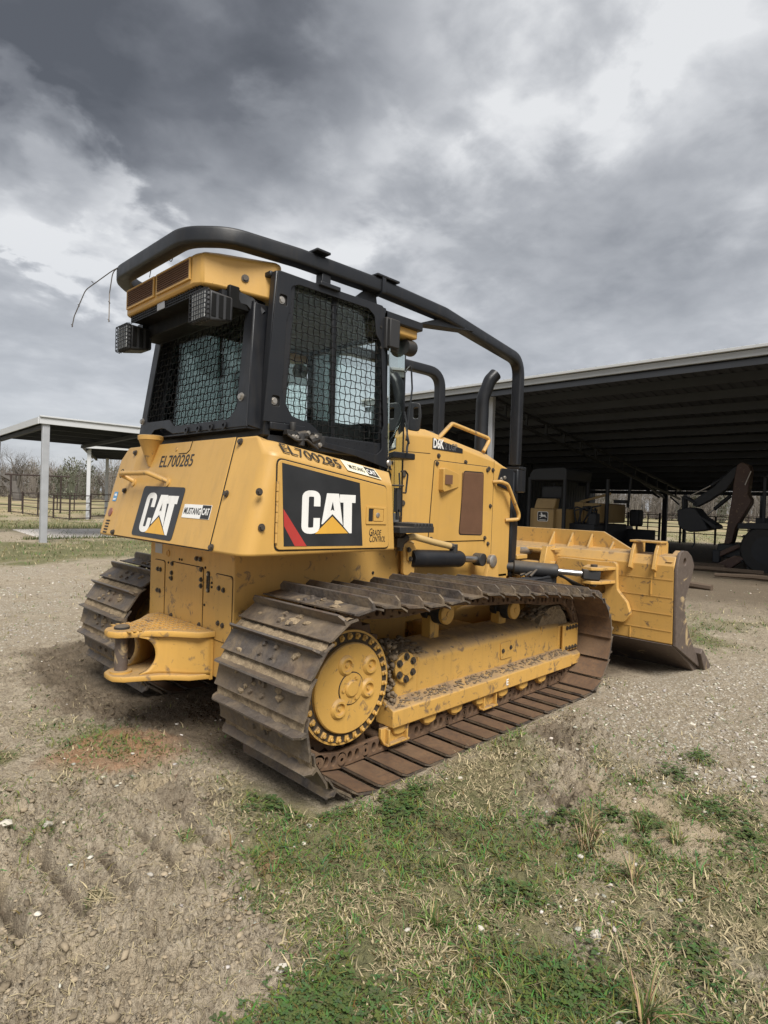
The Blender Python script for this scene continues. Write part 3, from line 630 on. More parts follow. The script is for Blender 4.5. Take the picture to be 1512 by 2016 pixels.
lumps('gravel', 80000, 'pale crushed limestone gravel scattered over the soil', 1.5, 15, 1.0, .0065, lambda x, y, m: np.clip(.012 + m[3] * .75 * np.clip(.5 + 1.5 * fbm(x, y, 3, 3), 0, 1), 0, 1), c_grav, .65, .25)
lumps('soil_clods', 110000, 'crumbled brown soil clods churned up by the tracks', 1.5, 9, 1.0, .0042, lambda x, y, m: (1 - .7 * ((y < -.9) & (y > -1.36) & (x < -.72))) * np.clip(m[2] * 1.0 * np.clip(.35 + 1.7 * fbm(x + 4, y, 3.3, 3), .05, 1), 0, 1), c_soil, .6, .5)
SL = ['white stone in the grass below the middle of the right track', 'largest pale stone, in the bare patch at lower right', 'small pale stone on the mud behind the right track', 'pale stone at the far left edge of the churned mud', 'small stone beside the left grooves in the mud', 'pale stone near the bottom edge between mud and clover']
for i_, (x, y, s) in enumerate([(-.42, -2.30, .016), (-.15, -2.58, .022), (-1.05, -1.32, .015), (-1.42, -.62, .024), (-1.30, -.75, .02), (-1.02, -2.0, .018)]):
    mb = MB(); mb.blob((x, y, gz(x, y) + s * .2), s, (1.2, .9, .75), .2); o = mb.build('loose_stone', 'stone')
    tag(o, SL[i_], 'stone', 'loose pale stones on the ground')
def tufts():
    spots = [(.40, -2.30, 70, .11, .25), (.30, -2.33, 60, .10, .2), (.46, -2.24, 46, .10, .3), (.22, -2.56, 36, .10, .45), (-.52, -2.18, 60, .085, .7), (-.40, -2.84, 60, .14, .4), (.58, -2.44, 40, .07, .65), (-.25, -2.0, 40, .06, .7), (.62, -2.58, 44, .075, .6), (1.05, -2.24, 40, .06, .7)]
    TL = ['tall dry grass tuft beside the dark clods right of the track', 'left half of the tall grass clump by the dark clods', 'far small tuft behind the clump by the dark clods', 'dry tuft on the bare sandy patch at right', 'green tuft with broad blades in the middle of the foreground grass', 'wiry tuft at the bottom edge of the view', 'green tuft on the sandy ground right of the clump', 'small tuft in the grass below the front of the track', 'green tuft near the right edge of the view', 'farthest green tuft on the gravel at right']
    for i_, (x, y, n, L, gf) in enumerate(spots):
        V = []; F = []; c = []; z = gz(x, y)
        for i in range(n):
            a = RNG.random() * 6.28; l = L * RNG.uniform(.5, 1.3); ln = RNG.uniform(.15, 1.25); w = .0021; q = RNG.random() * .03; bx, by = x + q * math.cos(a * 3), y + q * math.sin(a * 3); dx, dy = math.cos(a), math.sin(a); b = len(V)
            for t, ww in ((0, 1), (.4, 1), (.75, .7), (1, .1)):
                bd = ln * (.4 + .8 * t); hx = l * t * math.sin(min(bd, 1.6)); hz = l * t * math.cos(min(bd, 1.52))
                for s_ in (-1, 1): V.append((bx + dx * hx - dy * w * ww * s_, by + dy * hx + dx * w * ww * s_, z + hz))
            F += [(b + 2 * k, b + 2 * k + 1, b + 2 * k + 3, b + 2 * k + 2) for k in range(3)]
            cc = (RNG.uniform(.06, .13), RNG.uniform(.10, .17), .035) if RNG.random() < gf else (RNG.uniform(.24, .42), RNG.uniform(.21, .34), .15); c += [cc] * 8
        o = arr_mesh('grass_tuft', np.array(V), np.array(F), np.array(c), M['blade'], None, 'thing'); tag(o, TL[i_], 'grass tuft', 'grass tufts in the foreground')
tufts()
for (x, y, h, n, lab_) in [(-.33, -2.86, .30, 3, 'tallest bent dry seed stalks rising at the lower right edge'), (-.22, -2.80, .25, 2, 'pair of straw coloured stalks just right of the tallest stalks'), (-.62, -2.55, .16, 2, 'short dry stalks left of the tallest stalks near the bottom edge')]:
    mb = MB(); z = gz(x, y)
    for k in range(n):
        a = random.uniform(2.2, 4.6); l = h * random.uniform(.7, 1.1)
        mb.tube([(x + k * .012 + math.cos(a) * l * .45 * t * t, y + math.sin(a) * l * .45 * t * t, z + l * t * (1 - .25 * t)) for t in (0, .25, .5, .75, 1)], [.0016, .0014, .0012, .001, .0005], 4)
    tag(mb.build('dry_stalk', simple('dry_stalk', (.48, .40, .22), .8)), lab_, 'stalks', 'dry seed stalks')

# ------------------------------------------------------------------ machinery shed on the right
def copy_to(o, loc, parent):
    c = o.copy(); COL.objects.link(c); c.parent = parent; c.location = loc; return c
def shed():
    t = empty('machinery_shed', (18.5, -2, 0), 'long open sided machinery shed with a dark lean-to roof behind the bulldozer', 'shed')
    X0, X1, Z0, Z1 = 10.95, 26.6, 4.52, 2.42; Y0, Y1 = -15.0, 10.4
    sl = (Z1 - Z0) / (X1 - X0)
    def zr(x): return Z0 + sl * (x - X0)
    # ribbed sheets running down the slope, one object each
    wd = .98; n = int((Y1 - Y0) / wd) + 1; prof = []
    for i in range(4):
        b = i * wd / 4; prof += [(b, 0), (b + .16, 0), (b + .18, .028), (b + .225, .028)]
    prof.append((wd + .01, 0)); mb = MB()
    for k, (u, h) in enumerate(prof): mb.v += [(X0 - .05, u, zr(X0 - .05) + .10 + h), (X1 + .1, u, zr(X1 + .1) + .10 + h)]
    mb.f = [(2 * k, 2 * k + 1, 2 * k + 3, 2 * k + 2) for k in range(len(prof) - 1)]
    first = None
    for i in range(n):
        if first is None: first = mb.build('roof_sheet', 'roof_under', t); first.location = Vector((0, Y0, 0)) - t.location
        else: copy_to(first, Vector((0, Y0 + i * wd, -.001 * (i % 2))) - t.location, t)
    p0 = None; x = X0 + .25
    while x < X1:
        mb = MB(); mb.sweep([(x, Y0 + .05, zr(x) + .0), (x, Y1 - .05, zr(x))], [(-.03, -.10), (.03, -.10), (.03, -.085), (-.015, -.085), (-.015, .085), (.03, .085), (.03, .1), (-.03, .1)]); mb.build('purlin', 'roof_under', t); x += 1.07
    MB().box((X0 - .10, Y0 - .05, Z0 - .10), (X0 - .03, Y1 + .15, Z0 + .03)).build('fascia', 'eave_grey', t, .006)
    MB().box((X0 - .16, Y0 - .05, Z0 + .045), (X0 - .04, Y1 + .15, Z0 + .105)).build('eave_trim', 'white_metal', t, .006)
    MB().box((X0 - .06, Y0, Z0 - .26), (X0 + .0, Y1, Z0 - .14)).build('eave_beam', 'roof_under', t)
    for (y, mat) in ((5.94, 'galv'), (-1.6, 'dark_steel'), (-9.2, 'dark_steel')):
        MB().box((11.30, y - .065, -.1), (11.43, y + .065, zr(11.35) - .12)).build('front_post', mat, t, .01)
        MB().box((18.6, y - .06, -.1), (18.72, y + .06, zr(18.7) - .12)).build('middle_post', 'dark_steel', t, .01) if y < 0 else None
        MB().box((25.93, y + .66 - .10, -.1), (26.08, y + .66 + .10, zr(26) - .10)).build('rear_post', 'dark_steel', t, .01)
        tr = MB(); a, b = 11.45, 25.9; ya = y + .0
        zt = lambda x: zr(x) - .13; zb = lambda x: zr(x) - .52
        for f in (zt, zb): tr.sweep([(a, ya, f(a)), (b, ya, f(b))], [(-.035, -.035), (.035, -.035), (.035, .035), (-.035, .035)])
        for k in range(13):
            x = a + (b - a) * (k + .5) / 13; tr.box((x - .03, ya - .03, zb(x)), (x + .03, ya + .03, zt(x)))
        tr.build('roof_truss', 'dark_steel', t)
        MB().sweep([(22.5, y + .66, zr(22.5) - .15), (26, y + .66, 2.0)], [(-.04, -.04), (.04, -.04), (.04, .04), (-.04, .04)]).build('knee_brace', 'dark_steel', t)
    MB().sweep([(26.15, 9.2, 3.4), (26.15, 6.9, 2.05)], [(-.04, -.04), (.04, -.04), (.04, .04), (-.04, .04)]).build('wind_brace', 'dark_steel', t)
    MB().sweep([(26.0, 6.4, 2.1), (26.0, 6.0, 1.75)], [(-.03, -.03), (.03, -.03), (.03, .03), (-.03, .03)]).build('wind_brace', 'dark_steel', t)
    MB().box((26.9, 6.0, -.1), (27.02, 6.12, 2.3)).build('rear_post', 'dark_steel', t)
    MB().box((26.9, 2.95, -.1), (27.02, 3.1, 2.3)).build('rear_post', 'dark_steel', t)
    MB().box((26.2, Y0, 2.2), (26.26, Y1, 2.36)).build('rear_beam', 'dark_steel', t)
    # closed ends added to keep light out of the shed, ribbed sheets on girts
    for (yy, nm) in ((Y1 - .12, 'added_end_wall'), (Y0 + .12, 'added_end_wall')):
        mb = MB(); k = 0; x = X0 + .1
        while x < X1: mb.prism([(x, .1), (x + .2, .1), (x + .2, zr(x + .2) + .08), (x, zr(x) + .08)], 1, yy - .012, yy + .012); mb.prism([(x + .2, .1), (x + .245, .1), (x + .245, zr(x + .245) + .08), (x + .2, zr(x + .2) + .08)], 1, yy - .03, yy); x += .245
        mb.build(nm, 'roof_under', t)
shed()

def pipe(parent, a, b, r, name='rail', mat='rail', n=6): return MB().cyl(a, b, r, n).build(name, mat, parent)
def fence_run(name, pts, zs, h, label, rp=.038, rr=.024, mids=0):
    t = empty(name, (pts[0][0], pts[0][1], 0), label, 'fence')
    for i, (x, y) in enumerate(pts):
        pipe(t, (x, y, -.2), (x, y, h), rp, 'post')
        if i:
            x0, y0 = pts[i - 1]
            for z in zs: pipe(t, (x0, y0, z), (x, y, z), rr, 'rail')
            for m in range(mids):
                q = (m + 1) / (mids + 1); xx, yy = x0 + (x - x0) * q, y0 + (y - y0) * q
                pipe(t, (xx, yy, zs[0]), (xx, yy, zs[-1]), rr, 'upright')
    return t
fence_run('pipe_fence', [(7.6, 37.3), (7.66, 35.0), (7.5, 31.6), (7.45, 28.9), (7.62, 27.1), (8.9, 28.1)], (.12, .5, .86, 1.22), 1.26, 'rusty brown pipe fence running beyond the left open shelter')
fence_run('pipe_fence', [(8.98, 28.3), (11.2, 30.2), (14.0, 32.0), (17, 34)], (.2, .6, .95, 1.3), 1.34, 'dark pipe fence leading away right of the farther shelter post')
fence_run('pipe_fence', [(7.55, 37.5), (4.4, 42.0), (1.0, 47.0), (-3, 52)], (.5, 1.0), 1.1, 'low pipe fence running off to the left edge of the view')
g = empty('gate_frame', (7.6, 37.3, 0), 'tall brown pipe gateway standing over the left corral fence', 'gateway')
pipe(g, (7.6, 37.32, -.2), (7.6, 37.32, 2.3), .05, 'post'); pipe(g, (10.05, 36.4, -.2), (10.05, 36.4, 2.3), .05, 'post'); pipe(g, (7.3, 37.43, 2.3), (10.5, 36.23, 2.3), .045, 'header')
for (a, b, ph, lab) in (((9.9, 44), (18, 41), 1.3, 'far pipe fence crossing the pasture beyond the left shelter'), ((22, 60), (44, 52), 1.3, 'farthest thin fence at the foot of the left woods')):
    n = 8; fence_run('pasture_fence', [(a[0] + (b[0] - a[0]) * k / n, a[1] + (b[1] - a[1]) * k / n) for k in range(n + 1)], (.5, .9, 1.25), ph, lab, .04, .02)
fence_run('corral_fence', [(26.0, 9.6), (26.0, 8.24), (26.3, 7.95), (26.3, 6.92)], (.1, .3, .5, .7, .9, 1.1, 1.27), 1.34, 'close railed corral panels behind the shed left of its rear post', .05, .018, 1)
fence_run('corral_fence', [(26.3, 6.64), (26.35, 6.03), (26.35, 4.6), (26.3, 2.8), (26.3, -.5), (26.3, -4), (26.3, -8), (26.3, -13)], (.5, .76, 1.03, 1.28), 1.3, 'open rail fence behind the shed seen past the backhoe bucket', .045, .02)
fence_run('corral_fence', [(26.2, 9.7), (26.2, 12), (26.2, 15), (26, 19), (26, 24)], (.3, .6, .9, 1.2), 1.3, 'rail fence behind the old crawler at the back of the shed', .045, .02)
fence_run('pasture_fence', [(46, 22), (46, 15), (46.2, 8.1), (47, 0), (48, -8), (49, -16)], (.5, 1.0, 1.3), 1.4, 'distant pasture fence in front of the right hand woods', .05, .025)

# ------------------------------------------------------------------ open shelters on the left
def shelter(name, loc, label, posts, roof, zf, zb, mat_post):
    (x0, y0, x1, y1) = roof
    t = empty(name, loc, label, 'shelter')
    for (x, y) in posts: MB().box((x - .085, y - .06, -.1), (x + .085, y + .06, zf + (zb - zf) * (y - y0) / (y1 - y0) - .10)).build('post', mat_post, t, .008)
    n = int((x1 - x0) / .9); wd = (x1 - x0) / n; prof = []
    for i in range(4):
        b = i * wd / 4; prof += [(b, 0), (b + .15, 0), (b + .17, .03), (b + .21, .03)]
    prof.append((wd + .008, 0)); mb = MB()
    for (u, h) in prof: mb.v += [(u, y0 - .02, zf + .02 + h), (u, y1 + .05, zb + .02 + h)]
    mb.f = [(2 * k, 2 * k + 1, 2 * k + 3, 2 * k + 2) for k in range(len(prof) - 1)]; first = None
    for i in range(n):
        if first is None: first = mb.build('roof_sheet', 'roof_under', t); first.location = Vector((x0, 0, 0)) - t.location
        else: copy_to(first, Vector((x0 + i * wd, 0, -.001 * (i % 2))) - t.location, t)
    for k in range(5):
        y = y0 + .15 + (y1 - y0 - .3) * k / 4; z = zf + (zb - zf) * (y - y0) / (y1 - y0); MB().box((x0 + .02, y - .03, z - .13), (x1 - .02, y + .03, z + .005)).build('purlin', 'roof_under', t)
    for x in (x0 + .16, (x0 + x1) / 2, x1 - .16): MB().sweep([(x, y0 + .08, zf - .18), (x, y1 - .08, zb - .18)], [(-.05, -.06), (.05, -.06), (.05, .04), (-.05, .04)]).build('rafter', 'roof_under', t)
    MB().box((x0 - .03, y0 - .06, zf - .15), (x1 + .03, y0 - .025, zf + .015)).build('fascia', 'white_metal', t, .004)
    MB().box((x0 - .03, y0 - .10, zf + .02), (x1 + .03, y0 - .02, zf + .06)).build('drip_edge', 'white_metal', t, .004)
    MB().sweep([(x0 - .045, y0 - .02, zf - .07), (x0 - .045, y1 + .03, zb - .07)], [(-.014, -.085), (.014, -.085), (.014, .085), (-.014, .085)]).build('rake_trim', 'white_metal', t)
    return t
shelter('open_shelter', (5.5, 16, 0), 'open steel shelter with a white fascia and galvanised corner post left of the bulldozer', [(2.81, 13.98), (2.72, 18.5), (7.6, 13.98), (7.6, 18.5)], (2.66, 13.93, 7.9, 18.72), 3.30, 3.16, 'galv')
_b = shelter('pole_barn', (8.45, 28.0, 0), 'second open barn with a pale post farther back under the first shelter roof', [(8.70, 28.32), (9.2, 33.6), (16, 28.3), (16, 33.6)], (8.45, 28.0, 17, 34), 3.72, 3.5, 'white_metal'); _b.rotation_euler = (0, 0, R(-24))
sl_ = MB(); sl_.prism([(3.15, 15.3), (8, 15.5), (8, 19.7), (3.5, 19.75)], 2, -.1, .07); tag(sl_.build('concrete_slab', 'concrete', None, .02), 'pale concrete slab under the left shelter', kind='structure')
def ledge_weeds():
    V = []; F = []; c = []
    for i in range(2600):
        u = random.random(); x = 2.6 + u * 5; y = 15.15 + random.uniform(-.2, .2) if random.random() < .7 else 21.3 + random.uniform(-.9, .9); z = gz(x, y) if i % 40 == 0 else 0
        l = random.uniform(.05, .2); a = random.random() * 6.28; b = len(V); w = .012; dx, dy = math.cos(a), math.sin(a)
        V += [(x - dy * w, y + dx * w, 0), (x + dy * w, y - dx * w, 0), (x + dx * l * .5, y + dy * l * .5, l)]; F.append((b, b + 1, b + 2)); c += [random.choice([(.05, .08, .025), (.08, .11, .035), (.16, .15, .06)])] * 3
    arr_mesh('weed_strip', np.array(V), np.array(F), np.array(c), M['blade'], 'ragged green weeds along the edges of the concrete slab')
ledge_weeds()

# ------------------------------------------------------------------ trees
def tree_mesh(name, h, spread, seed, depth=6, trunk=.28, up=.35, first=.22, twig=3):
    rnd = random.Random(seed); tk = MB(); cw = MB()
    def br(p, d, l, r, lv):
        m = 3; P = [p]; dd = d.copy(); q = p.copy()
        for i in range(m):
            dd = (dd + Vector((rnd.gauss(0, .16), rnd.gauss(0, .16), rnd.gauss(0, .10) + up * .12))).normalized(); q = q + dd * (l / m); P.append(q.copy())
        rr = [r, r * .88, r * .76, r * .64]
        (tk if lv < 2 else cw).tube(P, rr, 5 if lv < 2 else 3, caps=False)
        if lv >= depth: return
        nb = rnd.choice([2, 3, 3]) if lv else rnd.choice([4, 5])
        for k in range(nb):
            i = 3 if k < 1 else rnd.choice([1, 2, 3]); b = P[i]; ax = dd.orthogonal(); ax.rotate(Matrix.Rotation(rnd.random() * 6.28, 3, dd)); nd = dd.copy(); nd.rotate(Matrix.Rotation(rnd.uniform(.3, .95) * spread, 3, ax))
            nd.z += up * rnd.uniform(.0, .6); nd.normalize(); br(b, nd, l * rnd.uniform(.62, .86), rr[i] * rnd.uniform(.5, .72), lv + 1)
    br(Vector((0, 0, -.15)), Vector((rnd.gauss(0, .05), rnd.gauss(0, .05), 1)), h * first, trunk, 0)
    zs = max(v[2] for v in cw.v); k = h / zs
    for mb in (tk, cw): mb.v = [(v[0] * k, v[1] * k, v[2] * k) for v in mb.v]
    return tk.mesh('trunk', 'bark'), cw.mesh('crown', 'bark')
def put_tree(x, y, s, rz, ms, label, group=None, name='bare_tree'):
    t = empty(name, (x, y, 0), label, 'tree', group); t.rotation_euler = (0, 0, rz); t.scale = (s, s, s)
    for nm, me in zip(('trunk', 'crown'), ms):
        o = bpy.data.objects.new(nm, me); COL.objects.link(o); o.parent = t
    return t
oak = tree_mesh('oak', 7.6, 1.15, 4, 7, .34, .25, .20); put_tree(18.5, 80, 1.0, .4, oak, 'large spreading bare oak standing behind the left corral fence', None, 'oak_tree')
V_ = [tree_mesh('t%d' % i, 8 + i, .8 + .1 * (i % 3), 20 + i, 5, .13, .55, .30) for i in range(4)]
rt = random.Random(8)
far_l = []
for i in range(26):
    u = (i + rt.uniform(-.3, .3)) / 25; ang = R(64 + 24 * u); d = rt.uniform(100, 150); x, y = CAM.x + d * math.cos(ang), CAM.y + d * math.sin(ang)
    put_tree(x, y, rt.uniform(.62, .95), rt.random() * 6, V_[i % 4], 'bare grey tree at the front edge of the left woods', 'bare trees along the left wood edge')
for i in range(44):
    u = (i + rt.uniform(-.3, .3)) / 43; ang = R(36 - 30 * u); d = rt.uniform(92, 130); x, y = CAM.x + d * math.cos(ang), CAM.y + d * math.sin(ang)
    put_tree(x, y, rt.uniform(.62, .98), rt.random() * 6, V_[i % 4], 'pale bare tree at the front edge of the right woods', 'bare trees along the right wood edge')
def wood(name, a0, a1, d0, d1, nt, per, hmean, label, gfrac, seed):
    rg = np.random.default_rng(seed); a = np.radians(rg.uniform(a0, a1, nt)); d = rg.uniform(d0, d1, nt); tx = CAM.x + d * np.cos(a); ty = CAM.y + d * np.sin(a)
    th = hmean * (1 + .30 * fbm(tx, ty, .03, 3)) * rg.uniform(.72, 1.18, nt); gt = rg.random(nt) < gfrac
    n = nt * per; k = np.repeat(np.arange(nt), per); u = rg.normal(size=(n, 3)); u /= np.linalg.norm(u, axis=1)[:, None]; q = rg.random(n) ** .42
    h = th[k]; cr = h * .27; p = u * q[:, None] * np.stack([cr, cr, h * .42], 1); p[:, 0] += tx[k]; p[:, 1] += ty[k]; p[:, 2] += h * .60
    dr = u * np.array([1, 1, .7]) + np.array([0, 0, .55]) + rg.normal(0, .35, (n, 3)); dr /= np.linalg.norm(dr, axis=1)[:, None]
    g = gt[k]; ln = np.where(g, rg.uniform(.2, .5, n), rg.uniform(.4, 1.5, n)); w = np.where(g, .10, rg.uniform(.010, .042, n)) * (.6 + .4 * h / hmean)
    tr = rg.random(n) < .05; p[tr, 0] = tx[k][tr] + rg.normal(0, .12, tr.sum()); p[tr, 1] = ty[k][tr] + rg.normal(0, .12, tr.sum()); p[tr, 2] = 0; dr[tr] = np.array([0, 0, 1.0]) + rg.normal(0, .08, (tr.sum(), 3)); ln[tr] = h[tr] * rg.uniform(.4, .75, tr.sum()); w[tr] = rg.uniform(.04, .11, tr.sum())
    br = rg.random(n) < .16; p[br, 2] = rg.uniform(0, 1.3, br.sum()) ; p[br, 0] += rg.normal(0, 1.2, br.sum()); w[br] *= 1.5
    p[:, 2] = np.maximum(p[:, 2], -.05); sd_ = np.stack([-np.sin(a)[k], np.cos(a)[k], np.zeros(n)], 1); e = p + dr * ln[:, None]
    V = np.stack([p - sd_ * w[:, None], p + sd_ * w[:, None], e + sd_ * w[:, None] * .25, e - sd_ * w[:, None] * .25], 1).reshape(-1, 3)
    F = np.arange(n)[:, None] * 4 + np.array([[0, 1, 2, 3]]); b = rg.uniform(.8, 1.2, (n, 1)) * rg.uniform(.75, 1.25, nt)[k][:, None]; c = np.where(g[:, None], np.array([[.115, .12, .085]]), np.array([[.165, .145, .125]])) * b
    arr_mesh(name, V, F, np.repeat(c, 4, 0), M['blade'], label)
wood('far_wood', 56, 98, 108, 190, 330, 330, 6.2, 'grey brown leafless wood beyond the left pasture', .16, 1)
wood('far_wood', -10, 52, 100, 175, 520, 330, 6.4, 'leafless winter wood along the horizon behind the shed', .05, 2)

# ------------------------------------------------------------------ bulldozer (x forward, y left, sprocket axle at x=0)
DZ = empty('bulldozer', (0, 0, 0), 'yellow crawler bulldozer with a black caged cab, wide muddy tracks and a raised sweep bar', 'bulldozer')
SIDE = lambda x, z, off=0.0, y=-.947: frame4((x, y, z), (1, 0, 0), (0, 0, 1), off)
RPX = lambda z: -.532 + .257 * (z - 1.135)
REAR = lambda y, z, off=0.0: frame4((RPX(z), y, z), (0, -1, 0), (.249, 0, .9685), off)
def bolts(parent, items, nrm, r=.012, h=.009, mat='bolt', name='bolt_heads'):
    return tag(bolts_(parent, items, nrm, r, h, mat, name), kind='stuff')
def bolts_(parent, items, nrm, r, h, mat, name):
    mb = MB()
    for p in items:
        p = Vector(p); n = Vector(nrm).normalized(); mb.cyl(p - n * .002, p + n * .003, r * 1.5, 12); mb.bolt(p + n * .002, n, r, h)
    return mb.build(name, mat, parent)

# ---- tank / rear body
def fuel_tank():
    def zc(x): return 1.669 - .146 * (x + .489)
    def zt(x): return 1.728 - .129 * (x + .38)
    ZB = 1.133; plan = []     # (kind, x at bottom, y, inset-y at top)
    arc = 5
    def corner(sg):
        P = []
        for k in range(arc + 1):
            a = (math.pi / 2) * k / arc; r = .085
            P.append((-.532 + r - r * math.cos(a), sg * (.947 - r + r * math.sin(a))))
        return P
    right = [(p[0], p[1]) for p in corner(-1)]; left = [(p[0], p[1]) for p in corner(1)]
    ring = list(reversed(left)) + right + [(.10, -.947), (.527, -.947), (.527, .947), (.10, .947)]
    vs = []; n = len(ring)
    for lev in range(3):
        for (x, y) in ring:
            rear = x < -.40
            if lev == 0: vs.append((x, y, ZB))
            else:
                if rear: xx = x + .257 * ((zc(-.45) if lev == 1 else 1.742) - ZB) * (1 if True else 0)
                else: xx = x + (-.04 if x > .4 and lev == 1 else (.02 if lev == 2 and x > .4 else 0))
                z = zc(xx if not rear else x + .135) if lev == 1 else (1.745 if rear and abs(y) < .9 else zt(xx))
                if rear and lev == 1: xx = x + .257 * (z - ZB)
                yy = y if lev == 1 else math.copysign(abs(y) - (.09 if abs(y) > .9 else .08), y)
                vs.append((xx, yy, z))
    fs = [tuple(range(n - 1, -1, -1)), tuple(range(2 * n, 3 * n))]
    for l in range(2):
        for i in range(n): fs.append((l * n + i, l * n + (i + 1) % n, (l + 1) * n + (i + 1) % n, (l + 1) * n + i))
    mb = MB(); mb.add(vs, fs); o = mb.build('fuel_tank', 'yellow', DZ, .014, 35, 3)
    # rear panel between the seams, a little proud
    rp = [(.622, 0), (-.622, 0), (-.608, .628), (.608, .628)]
    plate('rear_panel_seam', [(-y * 1.004, u) for y, u in rp], [], .004, 'rubber_seal', o, REAR(0, 1.138, -.001))
    pan = plate('rear_panel', [(-y * .997, u) for y, u in [(.62, .006), (-.62, .006), (-.606, .624), (.606, .624)]], [], .007, 'yellow', o, REAR(0, 1.138, 0), .003)
    bolts(o, [(RPX(z) - .004, y, z) for y, z in ((-.66, 1.716), (-.655, 1.438), (-.645, 1.158), (.655, 1.70), (.655, 1.44), (.65, 1.16))], (-.97, 0, .25), .013, .012)
    bolts(o, [(-.452, -.948, 1.452), (-.432, -.948, 1.278)], (0, -1, 0), .013, .012)
    # hatch outline at the top of the rear panel, small slots at its foot
    pts = [(-.0, 1.671), (-.10, 1.671), (-.128, 1.69), (-.135, 1.75)]
    MB().tube([REAR(y, z, .009) .translation for y, z in pts], .0022, 5).build('hatch_groove', 'rubber_seal', o)
    MB().lathe(REAR(.045, 1.70, .006).translation, (-.97, 0, .25), [(0, .013), (.006, .011), (.006, .004)], 14).build('lock_cap', 'yellow_worn', o)
    # left corner marks
    plate('blue_sticker', [(-.03, -.033), (.03, -.033), (.03, .033), (-.03, .033)], [], .0015, 'blue_mark', o, REAR(.79, 1.398, .0005))
    plate('sticker_print', [(-.022, -.025), (.018, -.022), (.02, -.012), (-.02, -.014)], [], .0012, 'white_mark', o, REAR(.79, 1.398, .0018)); plate('sticker_print', [(-.02, .008), (.02, .004), (.012, .022), (-.014, .018)], [], .0012, 'white_mark', o, REAR(.79, 1.398, .0018))
    MB().lathe(REAR(.797, 1.291, -.002).translation, (-.97, 0, .25), [(0, .032), (.006, .03), (.0085, .018)], 22).build('red_reflector', 'reflector', o)
    for k in range(5): plate('vent_slot', rrect(.062, .010, .004), [], .003, 'dark', o, REAR(.795 + .001 * k, 1.232 - .0195 * k, -.001))
    MB().lathe(REAR(.80, 1.56, -.004).translation, (-.97, 0, .25), [(0, .035), (.004, .033), (.005, .026), (-.004, .024)], 20).build('lamp_socket', 'dark', o)
    # decals on the rear panel
    d = plate('logo_decal', rpoly([(-.349, .012), (.200, .008), (.207, .326), (-.349, .332)], .028), [], .0016, 'decal', o, frame4((RPX(1.15), 0, 1.15), (0, -1, 0), (.249, 0, .9685), .0075))
    return o
def rear_pt(y, z, off=.008): return frame4((RPX(z), y, z), (0, -1, 0), (.249, 0, .9685), off)
def logo(parent, M4, w, h, tri='amber_mark'):
    """three letter mark drawn in a 383 x 311 box, triangle over the middle letter"""
    sx, sy = w / 383, h / 311
    def q(pts): return [((x - 350) * sx, (866 - y) * sy) for x, y in pts]
    Cc = [(475, 690), (475, 600)] ; path = fil([(453, 668, 0), (453, 577, 0), (373, 577, 0), (373, 843, 0), (453, 843, 0), (453, 752, 0)], 34, 5)
    L = []; Rr = []
    for i, p in enumerate(path):
        a = path[max(0, i - 1)]; b = path[min(len(path) - 1, i + 1)]; t = (b - a).normalized(); nn = Vector((-t.y, t.x, 0)); L.append((p.x + nn.x * 22, p.y + nn.y * 22)); Rr.append((p.x - nn.x * 22, p.y - nn.y * 22))
    plate('letter', q(L + Rr[::-1]), [], .0012, 'white_mark', parent, M4)
    plate('letter', q([(520, 570), (606, 570), (642, 806), (563, 722), (495, 796), (487, 796)]), [q([(563, 628), (549, 700), (563, 690), (577, 700)])], .0012, 'white_mark', parent, M4)
    plate('letter', q([(613, 575), (733, 575), (733, 635), (706, 635), (711, 866), (692, 866), (648, 815), (642, 635), (613, 635)]), [], .0012, 'white_mark', parent, M4)
    plate('triangle', q([(563, 740), (684, 866), (444, 866)]), [], .0013, tri, parent, M4)
TANK = fuel_tank()
logo(TANK, rear_pt(.262, 1.186, .0094), .415, .252)
text('lettering', 'EL700285', .106, 'black_mark', TANK, rear_pt(.222, 1.592, .0078), .0005, width=.425)
st = plate('sticker', [(0, 0), (.305, 0), (.305, .078), (0, .078)], [], .0015, 'white_mark', TANK, rear_pt(-.247, 1.296, .0078))
plate('sticker_block', [(.212, .002), (.302, .002), (.302, .076), (.212, .076)], [], .001, 'black_mark', TANK, rear_pt(-.247, 1.296, .0096))
text('lettering', 'MUSTANG', .052, 'black_mark', TANK, rear_pt(-.262, 1.318, .0096), .0003, width=.185)
text('lettering', 'CAT', .052, 'white_mark', TANK, rear_pt(-.466, 1.318, .0108), .0008, width=.076)
